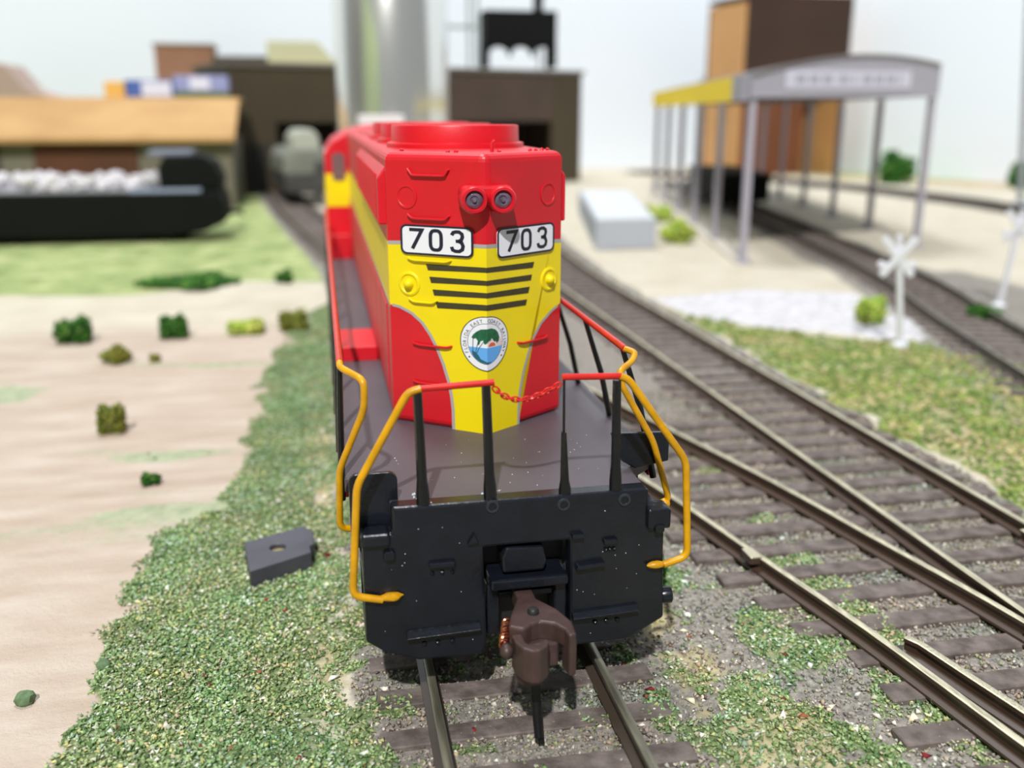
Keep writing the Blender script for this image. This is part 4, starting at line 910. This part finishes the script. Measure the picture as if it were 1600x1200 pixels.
for e, (nm, m) in enumerate((('end_fascia', CG), ('end_fascia', CG))):
    o0 = Lr - ac * .02 + (dv if e else Vector((0, 0, 0))) - dn * 3 * (1 - 2 * e); q = MB(); bot = []; topp = []
    for k in range(NA + 1):
        u = k / NA; p = o0 + ac * 1.04 * u; bot.append((p.x, p.y, 61 + 1.5 * u)); topp.append((p.x, p.y, arcpt(u)))
    ring = bot + topp[::-1]; back = [(x + dn.x * 2, y + dn.y * 2, z) for x, y, z in ring]; n = len(ring)
    q.add(ring + back, [(k, k + 1, n - 2 - k, n - 1 - k) for k in range(NA)] + [(n + n - 1 - k, n + n - 2 - k, n + k + 1, n + k) for k in range(NA)] + [(i, (i + 1) % n, n + (i + 1) % n, n + i) for i in range(n)])
    fa = q.build(nm, m, cn)
    if e == 0:
        sg = MB(); a = o0 - dn * .5 + ac * .17; b_ = o0 - dn * .5 + ac * .86
        sg.add([(a.x, a.y, 64.5), (b_.x, b_.y, 65.5), (b_.x, b_.y, 72.5), (a.x, a.y, 71.5), (a.x + dn.x * .5, a.y + dn.y * .5, 64.5), (b_.x + dn.x * .5, b_.y + dn.y * .5, 65.5), (b_.x + dn.x * .5, b_.y + dn.y * .5, 72.5), (a.x + dn.x * .5, a.y + dn.y * .5, 71.5)], [(0, 1, 2, 3), (4, 7, 6, 5), (0, 4, 5, 1), (1, 5, 6, 2), (2, 6, 7, 3), (3, 7, 4, 0)])
        sgo = sg.build('sign_board', M('sign_white', (206, 206, 220)), fa)
        tx = MB(); tm = M('sign_text', (128, 128, 146))
        for c0, c1 in ((.08, .36), (.41, .55), (.6, .92)):    # three blurred words: rows of small uprights
            nn = int((c1 - c0) * 42)
            for k in range(nn):
                if k % 4 == 3: continue
                u = c0 + (c1 - c0) * k / nn; p = a + (b_ - a) * u - dn * .1; p2 = a + (b_ - a) * (u + .013) - dn * .1; z_ = 66.4 + u
                tx.add([(p.x, p.y, z_), (p2.x, p2.y, z_), (p2.x, p2.y, z_ + 3.2), (p.x, p.y, z_ + 3.2)], [(0, 1, 2, 3)])
        tx.build('sign_lettering', tm, sgo)
for k, (base, u0, u1, m) in enumerate(((Lr - ac * .02, .0, .07, CG), (Lr - ac * .02, .07, 1, CY), (Rr + ac * .02, 0, 1, CG))):
    p = base + dv * u0; r_ = base + dv * u1; w_ = acn * (-3 if k < 2 else 1.5); z0, z1 = (60, 69.6) if k < 2 else (62.5, 75)
    MB().add([(v.x, v.y, z) for z in (z0, z1) for v in (p, r_, r_ + w_, p + w_)], [(0, 1, 2, 3), (4, 7, 6, 5), (0, 4, 5, 1), (1, 5, 6, 2), (2, 6, 7, 3), (3, 7, 4, 0)]).build('side_fascia', m, cn)
q = MB(); r0, r1 = [], []
for k in range(NA + 1):
    u = -.012 + 1.024 * k / NA; p = Lr + ac * u - dn * 4; p2 = p + dv + dn * 8; z_ = arcpt(u); r0.append((p.x, p.y, z_)); r1.append((p2.x, p2.y, z_))
n = NA + 1; q.add(r0 + r1 + [(x, y, z + 1.2) for x, y, z in r0] + [(x, y, z + 1.2) for x, y, z in r1], [(k, k + 1, n + k + 1, n + k) for k in range(NA)] + [(2 * n + k, 3 * n + k, 3 * n + k + 1, 2 * n + k + 1) for k in range(NA)] + [(k, 2 * n + k, 2 * n + k + 1, k + 1) for k in range(NA)] + [(n + k, n + k + 1, 3 * n + k + 1, 3 * n + k) for k in range(NA)] + [(0, n, 3 * n, 2 * n), (n - 1, 3 * n - 1, 4 * n - 1, 2 * n - 1)])
q.build('roof', CR, cn)
kb = MB(); 
for k in range(7):
    p = Lr + dv * k / 6; p2 = p + ac; kb.bar((p.x, p.y, 62), (p2.x, p2.y, 63.5), 2, 2)
kb.build('roof_beams', CR, cn)
# platform kerb under the left posts
p = Lr - acn * 4; r_ = p + dv; mb = MB(); mb.add([(v.x, v.y, z) for z in (-3.4, -1.8) for v in (p, r_, r_ + acn * 9, p + acn * 9)], [(0, 3, 2, 1), (4, 5, 6, 7), (0, 1, 5, 4), (1, 2, 6, 5), (2, 3, 7, 6), (3, 0, 4, 7)])
tag(mb.build('platform_kerb', M('kerb', (200, 192, 180))), 'low pale kerb under the left-hand canopy posts', 'kerb')
# black wagon under the canopy
cw = thing('gondola_wagon', 'black open wagon parked on the track under the canopy', 'wagon', (238, 560, 0), math.atan2(-(.2), 1))
loc(MB()).box(-15, 15, 0, 110, 3, 19).build('wagon_body', BK, cw, bevel=.6)
loc(MB()).box(-16, 16, -1, 111, 17.5, 19.5).build('rim', BK, cw)
for y_ in (12, 26, 84, 98):
    for s_ in (-1, 1): loc(MB()).lathe([(.01, 0), (4.8, 0), (4.8, s_ * 2), (.01, s_ * 2)], (s_ * 7.6, y_, 4.8), 'x', 20).build('wheel', BK, cw)
for x_ in (-12, -4, 4, 12): loc(MB()).box(x_ - .8, x_ + .8, -1, 0, 4, 18).build('end_rib', BK, cw)
# brown open box tower
tw = thing('wooden_tower', 'tall open-fronted brown wooden box behind the grey canopy', 'box', (381, 905, -3))
OR = M('wood_orange', (198, 148, 92), var=.1, vscale=25); DB = M('wood_shaded', (58, 34, 20), var=.25, vscale=12); MBn = M('wood_mid', (118, 66, 32), var=.2, vscale=14)  # the dark tone is wood with the interior's shade in its colour
fl, fr_ = Vector((381, 900, 0)), Vector((491, 900, 0)); bl, br_ = Vector((372, 965, 0)), Vector((470, 965, 0))
def wallp(a, b, t, z0, z1, m, nm):
    d = (b - a).normalized(); n = Vector((-d.y, d.x, 0)) * t; return MB().prism([(a.x, a.y), (b.x, b.y), (b.x + n.x, b.y + n.y), (a.x + n.x, a.y + n.y)], 'z', z0, z1).build(nm, m, tw)
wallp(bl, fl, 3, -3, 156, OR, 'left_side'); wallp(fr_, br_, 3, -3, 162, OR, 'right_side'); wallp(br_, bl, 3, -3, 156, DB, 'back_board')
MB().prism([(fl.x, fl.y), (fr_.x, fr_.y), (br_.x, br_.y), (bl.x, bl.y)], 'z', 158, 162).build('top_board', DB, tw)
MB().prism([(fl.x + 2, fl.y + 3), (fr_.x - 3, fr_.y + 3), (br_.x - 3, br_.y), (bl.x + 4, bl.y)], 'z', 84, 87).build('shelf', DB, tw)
MB().prism([(fl.x + 2, fl.y + 1), (fr_.x + .5, fr_.y - 1), (fr_.x + .5, fr_.y + 3), (fl.x + 2, fl.y + 3)], 'z', 86, 163).build('upper_shade_panel', DB, tw)  # dark sheet standing in for the shaded upper interior
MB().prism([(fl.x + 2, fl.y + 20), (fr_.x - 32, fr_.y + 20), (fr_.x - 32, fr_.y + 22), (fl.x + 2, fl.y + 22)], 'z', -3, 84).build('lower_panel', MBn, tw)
# crossbucks
def crossbuck(x, y, h, lean, label, rz):
    t = thing('crossing_sign', label, 'crossing sign', (x, y, -3), rz, 'white railway crossing signs'); WM = M('sign_plastic', (226, 228, 236), rough=.45)
    loc(MB()).tube([(0, 0, 0), (lean * .5, 0, h * .5), (lean, 0, h)], .85, 10).build('post', WM, t)
    zc = h - 5.2
    for a in (50, -50):
        q = loc(MB()); c, s_ = math.cos(math.radians(a)), math.sin(math.radians(a))
        pts = [(lean + c * u - s_ * v, zc + s_ * u + c * v) for u, v in rrect(-6.3, 6.3, -.95, .95, .6, 3)]
        q.prism(pts, 'y', -1.6 if a > 0 else -1.1, -1.1 if a > 0 else -.6); q.build('crossbuck_arm', WM, t, bevel=.1)
    for s_ in (-1, 1):
        loc(MB()).lathe([(.01, 0), (.9, .1), (1.0, .5), (.8, 1.1), (.01, 1.2)], (lean + s_ * 4.0, -1.2, zc - 2.0), 'y', 16).build('lamp', WM, t)
    loc(MB()).tube([(lean - 4, -.4, zc - 2.0), (lean + 4, -.4, zc - 2.0)], .4, 8).build('lamp_bar', WM, t)
    loc(MB()).lathe([(2.2, 0), (2.0, .7), (1.0, 1.0)], (0, 0, 0), 'z', 16).build('base', WM, t); return t
crossbuck(128.5, 219, 28.5, -3.2, 'white crossing sign with crossed arms standing on pale gravel in front of the canopy', -.25)
crossbuck(190, 262, 30, 3.2, 'white crossing sign leaning at the right edge of the picture', -1.0)
# wall clutter
tag(MB().prism([(500.5, 955.5), (507.5, 934.8), (506.6, 934.4), (499.6, 955.1)], 'z', 20, 30).build('wall_label', M('label_tan', (222, 196, 160))), 'small tan label stuck on the right wall behind the canopy', 'label')
ps = thing('grey_mast', 'tall thin grey mast at the extreme right edge of the picture', 'mast', (431, 560, -3))
loc(MB()).tube([(0, 0, 0), (-17, 0, 150)], 2.0, 12).build('mast_pole', M('mast_grey', (150, 156, 160)), ps)
loc(MB()).lathe([(7, 0), (6, 2), (3, 3)], (0, 0, 0), 'z', 16).build('mast_base', M('mast_grey', (150, 156, 160)), ps)
